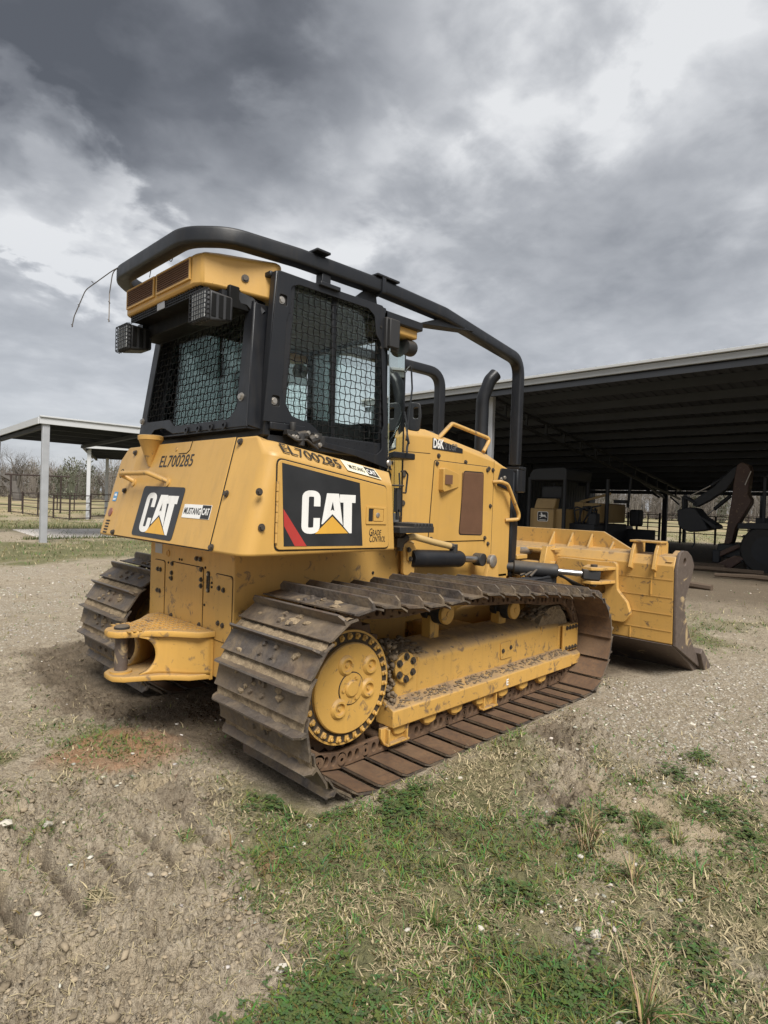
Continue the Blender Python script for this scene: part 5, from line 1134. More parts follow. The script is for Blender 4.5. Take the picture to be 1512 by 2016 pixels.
def cab():
    C = MB()
    # floor pan / lower cab ring and posts joined as the cab shell
    C.box((-.27, -.66, 1.72), (1.0, .66, 1.765)); C.box((-.27, -.69, 1.755), (-.20, .69, 1.86)); C.box((-.235, -.66, 2.635), (.98, .66, 2.665))
    for sg in (-1, 1):
        ys = sorted((sg * .645, sg * .70))
        C.prism([(-.275, 1.76), (-.14, 1.76), (-.085, 2.66), (-.222, 2.66)], 1, *ys)
        C.prism([(.63, 1.55), (.70, 1.55), (.655, 2.66), (.585, 2.66)], 1, *sorted((sg * .635, sg * .69)))
        C.box((-.2, min(ys), 2.625), (.63, max(ys), 2.667)); C.box((-.24, min(ys), 1.70), (.68, max(ys), 1.80))
        C.prism([(.98, 1.3), (1.02, 1.3), (1.0, 2.66), (.96, 2.66)], 1, *sorted((sg * .50, sg * .54)))
        C.box((.60, min(sg * .50, sg * .69), 2.60), (1.0, max(sg * .50, sg * .69), 2.66))
        C.sweep([(.67, sg * .67, 1.30), (1.0, sg * .53, 1.30)], [(-.02, -.03), (.02, -.03), (.02, .03), (-.02, .03)])
    C.box((.95, -.53, 1.72), (1.0, .53, 1.80)); C.box((.95, -.53, 2.60), (1.0, .53, 2.66))
    cab = C.build('cab', 'black', DZ, .008)
    MB().box((-.22, -.60, 1.60), (.66, .60, 1.73)).build('cab_mount', 'dark', cab)
    MB().box((-.18, -.62, 2.622), (.94, .62, 2.633)).build('headliner', 'liner', cab)
    # rear guard: deep box frame with opening, mesh and sash
    sl = .1062; RG = lambda off=0: frame4((-.365 - 0, 0, 1.804), (0, -1, 0), (sl, 0, 1), off)   # local (-y, height along slope)
    hgt = lambda z: (z - 1.804) * math.sqrt(1 + sl * sl)
    outer = [(-.675, hgt(1.808)), (-.50, hgt(1.806)), (-.44, hgt(1.845)), (-.335, hgt(1.850)), (-.29, hgt(1.845)), (-.17, hgt(1.806)), (.673, hgt(1.801)), (.598, hgt(2.50)), (-.602, hgt(2.50))]
    op = rpoly([(-.468, hgt(2.44)), (-.585, hgt(1.905)), (-.235, hgt(1.900)), (-.165, hgt(1.855)), (.485, hgt(1.852)), (.556, hgt(1.915)), (.520, hgt(2.44))], .035)
    op = rpoly([(-.52, hgt(2.44)), (-.590, hgt(1.905)), (-.235, hgt(1.900)), (-.165, hgt(1.855)), (.485, hgt(1.852)), (.556, hgt(1.915)), (.520, hgt(2.44))], .035)
    g = plate('rear_guard', outer, [op], .014, 'black', cab, RG(0), .003, -.014)
    for sg in (-1, 1):
        mb = MB(); mb.prism([(-.358, 1.808), (-.262, 1.79), (-.19, 2.49), (-.288, 2.49)], 1, *sorted((sg * .66, sg * .672)))
        mb.v = [(x, y * (1 - .107 * max(0, (z - 1.80) / .7)), z) for x, y, z in mb.v]; mb.build('guard_side', 'black', g, .004)
    mb = MB(); mb.prism([(-.36, -.665), (-.36, .67), (-.262, .67), (-.262, -.665)], 2, 1.792, 1.800); mb.build('guard_floor', 'black', g)
    wire_mesh('rear_mesh', op, RG(-.016), g)
    plate('rear_window', rpoly([(-.58, .03), (.58, .03), (.53, .69), (-.53, .69)], .04), [], .006, 'glass', cab, frame4((-.262, 0, 1.80), (0, -1, 0), (.09, 0, 1)), 0)
    plate('window_sash', rpoly([(-.64, .0), (.64, .0), (.58, .73), (-.58, .73)], .03), [rpoly([(-.55, .045), (.55, .045), (.50, .66), (-.50, .66)], .06)], .012, 'black', cab, frame4((-.268, 0, 1.79), (0, -1, 0), (.09, 0, 1)), .002)
    bolts(g, [RG(.001) @ Vector((.592, hgt(1.965), 0)), RG(.001) @ Vector((-.640, hgt(1.915), 0))], (-1, 0, .1), .016, .012, 'bolt_bright')
    mb = MB()
    for k in range(4): q = RG(.004) @ Vector((.02 + .145 * k, hgt(1.816), 0)); mb.lathe(q, (-1, 0, .1), [(0, .022), (.006, .022), (.007, .012), (-.004, .012)], 14)
    mb.build('guard_lug', 'black', g)
    # side guard plate
    O = [(-.217, 2.655), (.576, 2.668), (.603, 2.652), (.614, 2.47), (.683, 1.72), (.716, 1.632), (.392, 1.70), (.014, 1.745), (-.015, 1.806), (-.145, 1.839), (-.285, 1.835)]
    P = [(-.13, 2.592), (-.075, 2.616), (.458, 2.620), (.515, 2.588), (.533, 2.477), (.579, 2.43), (.627, 1.91), (.61, 1.869), (.616, 1.756), (.57, 1.722), (.148, 1.761), (.125, 1.778), (.085, 1.825), (.031, 1.858), (-.098, 1.884), (-.151, 1.961), (-.172, 2.011), (-.163, 2.129), (-.161, 2.249), (-.153, 2.398), (-.13, 2.487)]
    P = rpoly(P, .03, 3); w1 = rrect(.05, .058, .012)
    holes = [P, [(-.178 + a, 2.505 + b) for a, b in w1], [(-.208 + a, 1.952 + b) for a, b in w1]]
    for sg, nm in ((-1, 'side_guard'),):
        s = plate(nm, O, holes, .010, 'black', cab, SIDE(0, 0, 0, -.703), .0025); wire_mesh('side_mesh', P, SIDE(0, 0, -.008, -.703), s)
        for (x, z) in ((-.178, 2.505), (-.208, 1.952)): MB().box((x - .026, -.702, z - .03), (x + .026, -.700, z + .03)).build('bolt_recess', 'dark', s); bolts(s, [(x - .006, -.702, z)], (0, -1, 0), .014, .007, 'bolt_bright')
        bolts(s, [(x, -.7135, z) for x, z in ((.572, 2.53), (.578, 2.40), (.655, 1.84), (.672, 1.71))], (0, -1, 0), .006, .002, 'dark'); MB().lathe((.683, -.712, 1.676), (0, -1, 0), [(0, .022), (.006, .022), (.012, .016), (.012, .008)], 16).build('guard_bolt', 'bolt_bright', s)
        # stepped lower edge with latch and rear hinge gear
        MB().box((-.245, -.725, 1.795), (-.01, -.700, 1.835)).build('guard_ledge', 'black', s, .004)
        mb = MB(); rd = random.Random(5)
        mb.box((-.155, -.755, 1.775), (.0, -.712, 1.80)); mb.cyl((-.11, -.74, 1.80), (-.11, -.74, 1.845), .018, 10); mb.cyl((-.085, -.745, 1.77), (-.02, -.745, 1.785), .026, 10); mb.cyl((-.0, -.75, 1.75), (.055, -.75, 1.775), .030, 10); mb.box((.02, -.77, 1.72), (.075, -.715, 1.80)); mb.cyl((-.06, -.755, 1.72), (-.06, -.755, 1.79), .02, 8); mb.box((.08, -.765, 1.735), (.10, -.715, 1.785))
        mb.tube(fil([(-.15, -.75, 1.775), (-.1, -.77, 1.745), (-.03, -.765, 1.755), (.05, -.77, 1.71)], .03), .008, 6); mb.build('window_latch', 'black_rough', s, .002)
        bolts(s, [(-.115, -.757, 1.765), (-.092, -.757, 1.765), (.03, -.772, 1.78), (.06, -.772, 1.735), (-.02, -.765, 1.795)], (0, -1, 0), .009, .008, 'bolt_bright')
    for sg in (-1, 1):
        plate('side_window', [(-.20, 1.78), (.62, 1.70), (.60, 2.64), (-.14, 2.64)], [], .005, 'glass', cab, SIDE(0, 0, 0, sg * .662))
        MB().prism([(.225, 1.74), (.255, 1.74), (.235, 2.64), (.205, 2.64)], 1, *sorted((sg * .650, sg * .672))).build('window_bar', 'black', cab, .003)
        # angled door pane ahead of the guard
        o = Vector((.70, sg * .695, 1.28)); xd = Vector((.30, -sg * .165, 0)); L = xd.length
        plate('door_glass', rpoly([(0, 0), (L - .02, 0), (L - .04, 1.30), (-.09, 1.30)], .03), [], .008, 'glass_dusty', cab, frame4(o, xd, (0, 0, 1)))
        MB().sweep([o + xd * .06 + Vector((0, -sg * .01 * -1, .04)), o + xd * .85 + Vector((0, 0, .04))], [(-.012, -.03), (.012, -.03), (.012, .03), (-.012, .03)]).build('door_sill', 'liner', cab)
    plate('windscreen', [(-.5, 0), (.5, 0), (.5, .84), (-.5, .84)], [], .006, 'glass', cab, frame4((1.0, 0, 1.78), (0, 1, 0), (-.03, 0, 1)))
    # door furniture
    d = MB(); d.tube(fil([(.80, -.70, 1.62), (.79, -.72, 1.52), (.84, -.69, 1.49), (.93, -.645, 1.49), (.955, -.635, 1.62), (.90, -.66, 1.64), (.82, -.70, 1.63)], .012), .0065, 6); d.build('door_pull', 'black', cab)
    mb = MB(); mb.box((.755, -.735, 1.36), (.79, -.70, 1.52)); mb.tube([(.77 + .045 * math.cos(t), -.72 + .028 * math.sin(t), 1.535) for t in [k * .5 for k in range(14)]], .006, 6); mb.box((.76, -.735, 1.31), (.78, -.715, 1.38)); mb.build('door_latch', 'black_rough', cab, .004)
    mb = MB(); mb.box((.72, -.80, 1.225), (1.06, -.56, 1.265)); [mb.prism([(.86 + .034 * k, 1.262), (.886 + .034 * k, 1.262), (.878 + .034 * k, 1.288), (.866 + .034 * k, 1.288)], 1, -.80, -.56) for k in range(6)]; mb.build('step', 'black_rough', DZ, .003)
    MB().tube(fil([(.86, -.665, 2.30), (.89, -.69, 2.36), (.92, -.68, 2.20), (.90, -.67, 1.92)], .02), .006, 6).build('grab_handle', 'black', cab)
    mb = MB(); mb.tube(fil([(.98, -.56, 2.06), (.97, -.60, 1.95), (.95, -.62, 1.88), (.90, -.66, 1.85)], .02), .007, 6); mb.tube([(.98, -.57, 1.98), (.93, -.66, 1.83)], .006, 6); mb.tube(fil([(.95, -.62, 1.88), (.955, -.63, 1.84), (.90, -.67, 1.80), (.89, -.68, 1.76)], .01), .008, 6); mb.build('wiper_arm', 'black', cab)
    # mirror with a slot opening, up front
    plate('mirror', rpoly([(-.06, -.13), (.06, -.15), (.075, .0), (.06, .13), (-.05, .14), (-.075, 0)], .04), [rpoly([(-.005, -.02), (.045, -.02), (.045, .085), (-.005, .085)], .018)], .03, 'black', cab, frame4((1.04, -.60, 2.03), (.5, -.86, 0), (0, 0, 1)) @ Matrix.Scale(.72, 4), .006)
    mb = MB(); mb.prism([(.60, 2.40), (.72, 2.40), (.72, 2.60), (.60, 2.60)], 1, -.735, -.695); mb.box((.61, -.76, 2.41), (.70, -.73, 2.59)); mb.build('door_hinge', 'black_rough', cab, .006)
    # seat, consoles
    s = MB(); s.box((.20, -.24, 1.78), (.60, .24, 1.90)); s.prism([(.12, 1.86), (.22, 1.86), (.12, 2.30), (.03, 2.28)], 1, -.20, .20); s.box((.0, -.11, 2.32), (.08, .11, 2.42)); st = s.build('operator_seat', 'seat', cab, .03)
    for sg in (-1, 1): MB().box((.25, sg * .40 - .07, 1.75), (.70, sg * .40 + .07, 1.93)).build('arm_console', 'seat', cab, .02)
    MB().box((.80, -.35, 1.76), (.94, .35, 1.98)).build('dash', 'seat', cab, .03)
    return cab
CAB = cab()

# ---- roof unit with grilles and lamps
def roof():
    pl = [(-.555, .455), (-.555, -.415), (-.535, -.475), (-.47, -.515), (-.175, -.635), (-.13, -.62), (-.13, .62), (-.175, .635), (-.47, .515), (-.535, .475)]
    z0, z1 = 2.550, 2.725; mb = MB(); n = len(pl); vs = []
    for z, k in ((z0, 1.0), (z1 - .02, 1.0), (z1 + .005, .965)):
        vs += [(x * 1.0 if k == 1 else (x - .1) * k + .1, y * k, z + (.02 * (x + .55) if z > 2.6 else -.09 * (x + .55))) for x, y in pl]
    fs = [tuple(range(n - 1, -1, -1)), tuple(range(2 * n, 3 * n))]
    for l in range(2):
        for i in range(n): fs.append((l * n + i, l * n + (i + 1) % n, (l + 1) * n + (i + 1) % n, (l + 1) * n + i))
    mb.add(vs, fs); r = mb.build('roof_cover', 'yellow_hood', DZ, .012, 35)
    mb = MB(); mb.box((-.53, -.45, 2.515), (-.20, .45, 2.558)); mb.box((-.42, -.56, 2.44), (-.20, .56, 2.56)); mb.build('roof_underside', 'wire', r, .006)
    mb = MB(); mb.box((-.20, -.52, 2.64), (.95, .52, 2.675)); mb.build('roof_plate', 'black', r, .004)
    for (ya, yb) in ((.435, .045), (.015, -.395)):
        q = frame4((-.5555, 0, 0), (0, -1, 0), (0, 0, 1))
        w = abs(ya - yb); g = plate('grille_frame', [(-ya, 2.583), (-yb, 2.583), (-yb, 2.703), (-ya, 2.703)], [[(-ya + .012, 2.595), (-yb - .012, 2.595), (-yb - .012, 2.694), (-ya + .012, 2.694)]], .012, 'yellow_hood', r, q, .002)
        MB().box((-.557, yb, 2.588), (-.5545, ya, 2.70)).build('grille_back', 'dark', r)
        for k in range(8): MB().sweep([(-.563, ya - .012, 2.600 + .0125 * k), (-.563, yb + .012, 2.600 + .0125 * k)], [(-.004, -.0032), (.004, -.0032), (.004, .0032), (-.004, .0032)]).build('grille_slat', 'grille', g)
    # dark mesh strip and small plate under the lip
    mb = MB()
    for k in range(30): y = -.41 + .84 * k / 29; mb.cyl((-.535, y, 2.50), (-.535, y, 2.556), .002, 4)
    for k in range(4): mb.cyl((-.535, -.41, 2.505 + .015 * k), (-.535, .43, 2.505 + .015 * k), .002, 4)
    mb.build('condenser_mesh', 'black', r); MB().box((-.542, -.05, 2.505), (-.538, .045, 2.545)).build('filter_plate', 'galv', r)
    bolts(r, [(-.335, -.574, 2.61)], (-.35, -.93, 0), .014, .008)
    for sg in (-1, 1):
        yc = sg * .495; L = MB(); L.box((-.56, yc - .085, 2.335), (-.535, yc + .085, 2.50)); L.prism([(-.54, 2.335), (-.40, 2.36), (-.40, 2.49), (-.54, 2.50)], 1, yc - .075, yc + .075); lp = L.build('work_lamp', 'lamp_black', r, .012)
        MB().box((-.564, yc - .07, 2.35), (-.5605, yc + .07, 2.485)).build('lens', 'lamp_glass', lp, .003); mb = MB()
        for k in range(7): y = yc - .075 + .15 * k / 6; mb.tube(fil([(-.545, y, 2.332), (-.575, y, 2.338), (-.575, y, 2.498), (-.545, y, 2.503)], .012), .0025, 5)
        for k in range(7): z = 2.345 + .145 * k / 6; mb.tube(fil([(-.545, yc - .088, z), (-.575, yc - .083, z), (-.575, yc + .083, z), (-.545, yc + .088, z)], .012), .0025, 5)
        mb.build('lamp_guard', 'black', lp)
        for s2 in (-1, 1):
            for k in range(3): MB().box((-.528 + .042 * k, yc + s2 * .0755 - .003, 2.362), (-.502 + .042 * k, yc + s2 * .0755 + .003, 2.482)).build('lamp_slot', 'wire', lp, .002)
        MB().box((-.45, yc - .04, 2.47), (-.38, yc + .04, 2.53)).build('lamp_bracket', 'black', lp)
    # front corner lamps and their yellow caps
    for sg in (-1, 1):
        MB().box((.80, sg * .60 - .06, 2.545), (.98, sg * .60 + .06, 2.625)).build('roof_corner_cap', 'yellow_hood', r, .012); MB().lathe((.90, sg * .61, 2.49), (1, 0, 0), [(0, .05), (.07, .055), (.085, .05)], 16).build('front_lamp', 'black_rough', r)
    MB().sweep([(-.24, -.60, 2.43), (-.30, -.56, 2.50), (-.40, -.545, 2.505)], [(-.008, -.03), (.008, -.03), (.008, .03), (-.008, .03)]).build('guard_bracket', 'black', CAB, .003)
roof()

# ---- sweep bar
def sweeps():
    sq = rrect(.089, .089, .018); ztop = 2.785
    path = fil([(2.575, -.455, 1.80), (2.575, -.455, 2.735), (1.24, -.655, ztop), (.56, -.688, ztop), (-.05, -.66, ztop), (-.45, -.60, ztop), (-.605, -.43, ztop), (-.605, .43, ztop), (-.45, .60, ztop), (-.05, .66, ztop), (.56, .688, ztop), (1.24, .655, ztop), (2.575, .455, 2.735), (2.575, .455, 1.80)], [0, .17, .3, .3, .3, .24, .24, .24, .24, .3, .3, .3, .17, 0], 7)
    # orientation reference kept outward so the square tube does not roll
    mb = MB(); P = [Vector(p) for p in path]; k = len(sq); n = len(P); vs = []; fs = []
    for i in range(n):
        t = ((P[i] - P[i - 1]).normalized() if i else Vector()) + ((P[i + 1] - P[i]).normalized() if i < n - 1 else Vector()); t.normalize(); yy = P[i].y
        if P[i].x > 1.3: out = Vector((.148, -1 if yy < 0 else 1, 0))
        elif P[i].x > -.1: out = Vector((0, -1 if yy < 0 else 1, 0))
        else: out = Vector((0, 0, 1)).cross(t)
        out = (out - t * out.dot(t)).normalized(); w = out.cross(t)
        vs += [P[i] + out * u + w * v for u, v in sq]
    for i in range(n - 1):
        for q in range(k): fs.append((i * k + q, i * k + (q + 1) % k, (i + 1) * k + (q + 1) % k, (i + 1) * k + q))
    fs += [tuple(range(k - 1, -1, -1)), tuple(range((n - 1) * k, n * k))]; mb.add(vs, fs); sw = mb.build('sweep_bar', 'black', DZ, 0, 40)
    for sg in (-1, 1):
        MB().sweep([(.545, sg * .688, ztop), (.575, sg * .688, ztop)], rrect(.108, .108, .014)).build('splice_collar', 'black', sw)
        for xa in (.02, .50, .60): MB().box((xa, sg * .688 - .055, ztop + .048), (xa + .10, sg * .688 + .055, ztop + .062)).build('tube_cap_plate', 'black', sw, .003)
        mb = MB(); mb.box((.10, sg * .665 - .03, 2.655), (.165, sg * .665 + .03, 2.74)); mb.box((.06, sg * .70 - .035, 2.65), (.21, sg * .70 + .02, 2.675)); mb.build('sweep_mount', 'black', sw, .004)
        mb = MB(); mb.prism([(.38, 2.65), (.58, 2.65), (.56, 2.745), (.46, 2.74), (.40, 2.69)], 1, *sorted((sg * .64, sg * .67))); mb.build('sweep_mount', 'black', sw, .003)
        MB().sweep([(2.52, sg * .455, 1.765), (2.63, sg * .455, 1.765)], [(-.085, -.012), (.085, -.012), (.085, .012), (-.085, .012)]).build('post_flange', 'black', sw, .003)
    MB().sweep(fil([(.93, -.60, 2.62), (1.10, -.50, 2.70), (1.15, 0, 2.72), (1.10, .50, 2.70), (.93, .60, 2.62)], .1), [(-.05, -.03), (.05, -.03), (.05, .03), (-.05, .03)]).build('cross_member', 'black', sw, .006)
    for sg in (-1, 1): MB().prism([(.98, 2.66), (1.20, 2.745), (1.62, 2.748), (1.28, 2.70)], 1, *sorted((sg * .56, sg * .66))).build('gusset', 'black', sw, .004)
    for sg in (-1, 1): mb = MB(); mb.box((2.50, sg * .455 - .08, 1.55), (2.64, sg * .455 + .08, 1.755)); mb.build('post_bracket', 'black', DZ, .012)
sweeps()

# ---- hood
def hood():
    secs = [(.98, .40, 1.93, .36, 1.985), (1.345, .50, 1.928, .44, 1.985), (2.157, .50, 1.806, .44, 1.862), (2.46, .50, 1.735, .44, 1.755)]
    vs = []; fs = []
    for (x, h, zs, ht, zt) in secs: vs += [(x, -h, .80), (x, -h, zs), (x, -ht, zt), (x, ht, zt), (x, h, zs), (x, h, .80)]
    for j in range(3):
        for i in range(6): fs.append((j * 6 + i, j * 6 + (i + 1) % 6, (j + 1) * 6 + (i + 1) % 6, (j + 1) * 6 + i))
    fs += [tuple(range(6)), tuple(range(23, 17, -1))]; mb = MB(); mb.add(vs, fs); h = mb.build('hood', 'yellow_hood', DZ, .012, 35, 3)
    HS = lambda x, z, off=0: SIDE(x, z, off, -.50)
    dr = [(1.352, 1.136), (2.088, 1.132), (2.096, 1.745), (1.396, 1.752)]
    plate('door_seam', rpoly([(1.346, 1.130), (2.094, 1.126), (2.102, 1.751), (1.390, 1.758)], .03), [], .002, 'rubber_seal', h, HS(0, 0, -.0005))
    plate('engine_door', rpoly(dr, .027), [], .008, 'yellow_hood', h, HS(0, 0, 0), .0025)
    plate('screen_rim', rpoly([(1.712, 1.182), (2.034, 1.172), (2.026, 1.700), (1.752, 1.696)], .03), [], .006, 'rubber_seal', h, HS(0, 0, .0035)); scr = plate('air_screen', rpoly([(1.720, 1.190), (2.026, 1.180), (2.018, 1.690), (1.760, 1.688)], .026), [], .004, 'grille', h, HS(0, 0, .0085))
    mb = MB()
    for k in range(26): mb.box((1.735 + .0112 * k, -.5135, 1.195), (1.7385 + .0112 * k, -.5125, 1.683))
    for k in range(42): mb.box((1.728, -.514, 1.197 + .0116 * k), (2.018, -.5128, 1.2005 + .0116 * k))
    mb.build('screen_weave', 'grille', scr)
    mb = MB(); mb.prism([(1.445, 1.53), (1.445, 1.69), (1.46, 1.70), (1.69, 1.665), (1.69, 1.56), (1.46, 1.515)], 1, -.555, -.505)
    mb.v = [(x, y if y > -.53 or x < 1.6 else -.512, z) for x, y, z in mb.v]; ic = mb.build('intake_cover', 'yellow_hood', h, .012); plate('intake_screen', [(1.463, 1.575), (1.553, 1.578), (1.555, 1.648), (1.465, 1.648)], [], .002, 'grille', ic, HS(0, 0, .0545))
    bd = plate('model_badge', [(1.362, 1.836), (1.737, 1.832), (1.735, 1.868), (1.364, 1.921)], [], .002, 'decal', h, HS(0, 0, .0012)); bd2 = None
    text('lettering', 'D6K', .098, 'white_mark', h, HS(1.372, 1.848, .0034), .0028, width=.125); text('lettering', '2 LGP', .072, 'dim_mark', h, HS(1.508, 1.846, .0034), .0006, width=.155)
    bolts(h, [(x, -.5015, z) for x, z in ((1.44, 1.79), (1.78, 1.765), (2.105, 1.735), (2.165, 1.725), (2.145, 1.42), (2.13, 1.10))] + [(x, -.5095, z) for x, z in ((1.415, 1.73), (2.075, 1.72), (2.07, 1.15), (1.375, 1.155))], (0, -1, 0), .0125, .010)
    bolts(h, [(1.12, -.441, 1.63), (1.12, -.441, 1.42)], (-.26, -.96, 0), .015, .012)
    MB().box((2.180, -.5015, 1.0), (2.183, -.498, 1.80)).build('hood_seam', 'rubber_seal', h)
    MB().sweep([(1.0, -.402, 1.80), (1.343, -.4985, 1.80)], [(-.003, -.002), (.003, -.002), (.003, .002), (-.003, .002)]).build('hood_seam', 'rubber_seal', h)
    P = fil([(1.47, -.465, 1.925), (1.66, -.445, 2.065), (2.19, -.445, 1.995), (2.07, -.465, 1.875)], [0, .05, .03, 0], 5); MB().tube(P, .017, 10).build('top_grab_rail', 'yellow_worn', DZ, 0, 60)
    P = fil([(2.18, -.50, 1.625), (2.21, -.555, 1.63), (2.31, -.56, 1.61), (2.50, -.56, 1.36), (2.50, -.56, 1.31), (2.38, -.50, 1.30)], [0, .02, .08, .05, .03, 0], 5); MB().tube(P, .017, 10).build('front_grab_rail', 'yellow_worn', DZ, 0, 60)
    rg = MB(); rg.prism([(2.462, .80), (2.56, .80), (2.575, 1.2), (2.55, 1.70), (2.462, 1.745)], 1, -.515, .515); rg.build('radiator_guard', 'black', DZ, .02)
    plate('guard_ear', rpoly([(2.22, 1.60), (2.47, 1.55), (2.47, 1.75), (2.28, 1.75)], .03), [], .012, 'black', DZ, HS(0, 0, .001), .003); bolts(DZ, [(2.28, -.513, 1.655), (2.33, -.513, 1.67)], (0, -1, 0), .012, .009, 'bolt_bright')
    # exhaust
    P = fil([(2.37, -.22, 1.70), (2.37, -.22, 2.38), (2.43, -.25, 2.56), (2.48, -.275, 2.62)], [0, .22, .1, 0], 8); ex = MB(); ex.tube(P, .058, 20, caps=False); e = ex.build('exhaust_stack', 'black', DZ, 0, 60)
    ex = MB(); ex.tube([Vector(p) for p in P[4:]], .051, 20, caps=False); ex.build('pipe_bore', 'dark', e); MB().lathe((2.37, -.22, 1.76), (0, 0, 1), [(0, .085), (.06, .085), (.07, .06)], 24).build('exhaust_clamp', 'black', e)
    MB().lathe((1.9, .1, 1.80), (0, 0, 1), [(0, .09), (.14, .09), (.16, .14), (.24, .14), (.26, .11)], 24).build('pre_cleaner', 'black_rough', DZ)
hood()

# ---- lift cylinder, hose and bracket
def lift():
    br = plate('lift_bracket', rpoly([(.98, .92), (1.09, .90), (1.105, 1.10), (1.075, 1.135), (1.01, 1.15), (.97, 1.13)], .02), [], .03, 'yellow_worn', DZ, SIDE(0, 0, 0, -.575), .004); plate('keeper', rpoly([(1.005, 1.02), (1.035, 1.01), (1.045, 1.10), (1.0, 1.11)], .012), [], .012, 'yellow_dirty', br, SIDE(0, 0, .031, -.575), .002); bolts(br, [(1.012, -.618, 1.095), (1.03, -.618, 1.03)], (0, -1, 0), .013, .012)
    for sg in (-1, 1):
        c = MB(); a = Vector((1.06, sg * .585, 1.030)); b = Vector((1.655, sg * .585, 1.000)); d = (b - a).normalized(); c.lathe(a, d, [(0, .045), (.0, .058), (.02, .064), (.54, .064), (.57, .064), (.585, .058), (.59, .03)], 28); cy = c.build('lift_cylinder', 'black', DZ, 0, 35)
        MB().cyl(b, (1.89, sg * .585, .987), .027, 20).build('cylinder_rod', 'chrome', cy); m = MB(); m.cyl((1.90, sg * .545, .985), (1.90, sg * .625, .985), .052, 24); m.cyl((1.85, sg * .585, .987), (1.89, sg * .585, .985), .036, 16); m.build('rod_eye', 'black_rough', cy, .004)
        q = plate('rod_lug', rpoly([(1.86, .80), (2.06, .80), (2.03, .99), (1.98, 1.035), (1.93, 1.02)], .03), [], .035, 'yellow_worn', DZ, SIDE(0, 0, 0, sg * .64 if sg < 0 else .61), .004)
        mb = MB(); mb.lathe((1.955, sg * .655 if sg < 0 else .65, .978), (0, sg, 0), [(0, .05), (.03, .05), (.036, .042), (.036, .0)], 20); mb.build('lug_pin', 'bolt_bright', cy)
    mb = MB(); mb.tube(fil([(.98, -.59, 1.175), (1.08, -.60, 1.185), (1.30, -.60, 1.14), (1.50, -.60, 1.105)], .1, 5), .025, 10); mb.build('hose', 'hose', DZ, 0, 60)
    mb = MB(); mb.box((.88, -.63, 1.115), (.95, -.55, 1.18)); mb.cyl((.93, -.60, 1.15), (1.0, -.60, 1.185), .032, 8); mb.cyl((.90, -.61, 1.20), (.97, -.59, 1.21), .024, 8); mb.cyl((.93, -.61, 1.09), (.93, -.61, 1.15), .02, 8); mb.build('hose_fitting', 'bolt', DZ, .003); mb = MB(); mb.cyl((1.49, -.60, 1.107), (1.54, -.60, 1.095), .028, 8); mb.cyl((1.54, -.60, 1.12), (1.54, -.60, 1.05), .032, 8); mb.build('hose_elbow', 'rubber', DZ, .003)
    mb = MB(); [mb.tube(fil([(.80 + .03 * k, -.50, 1.16), (.90, -.54 - .01 * k, 1.20 + .012 * k), (1.02, -.55, 1.17), (1.15, -.53, 1.13)], .05), .012, 7) for k in range(3)]; mb.build('hose_bundle', 'hose', DZ, 0, 60)
lift()

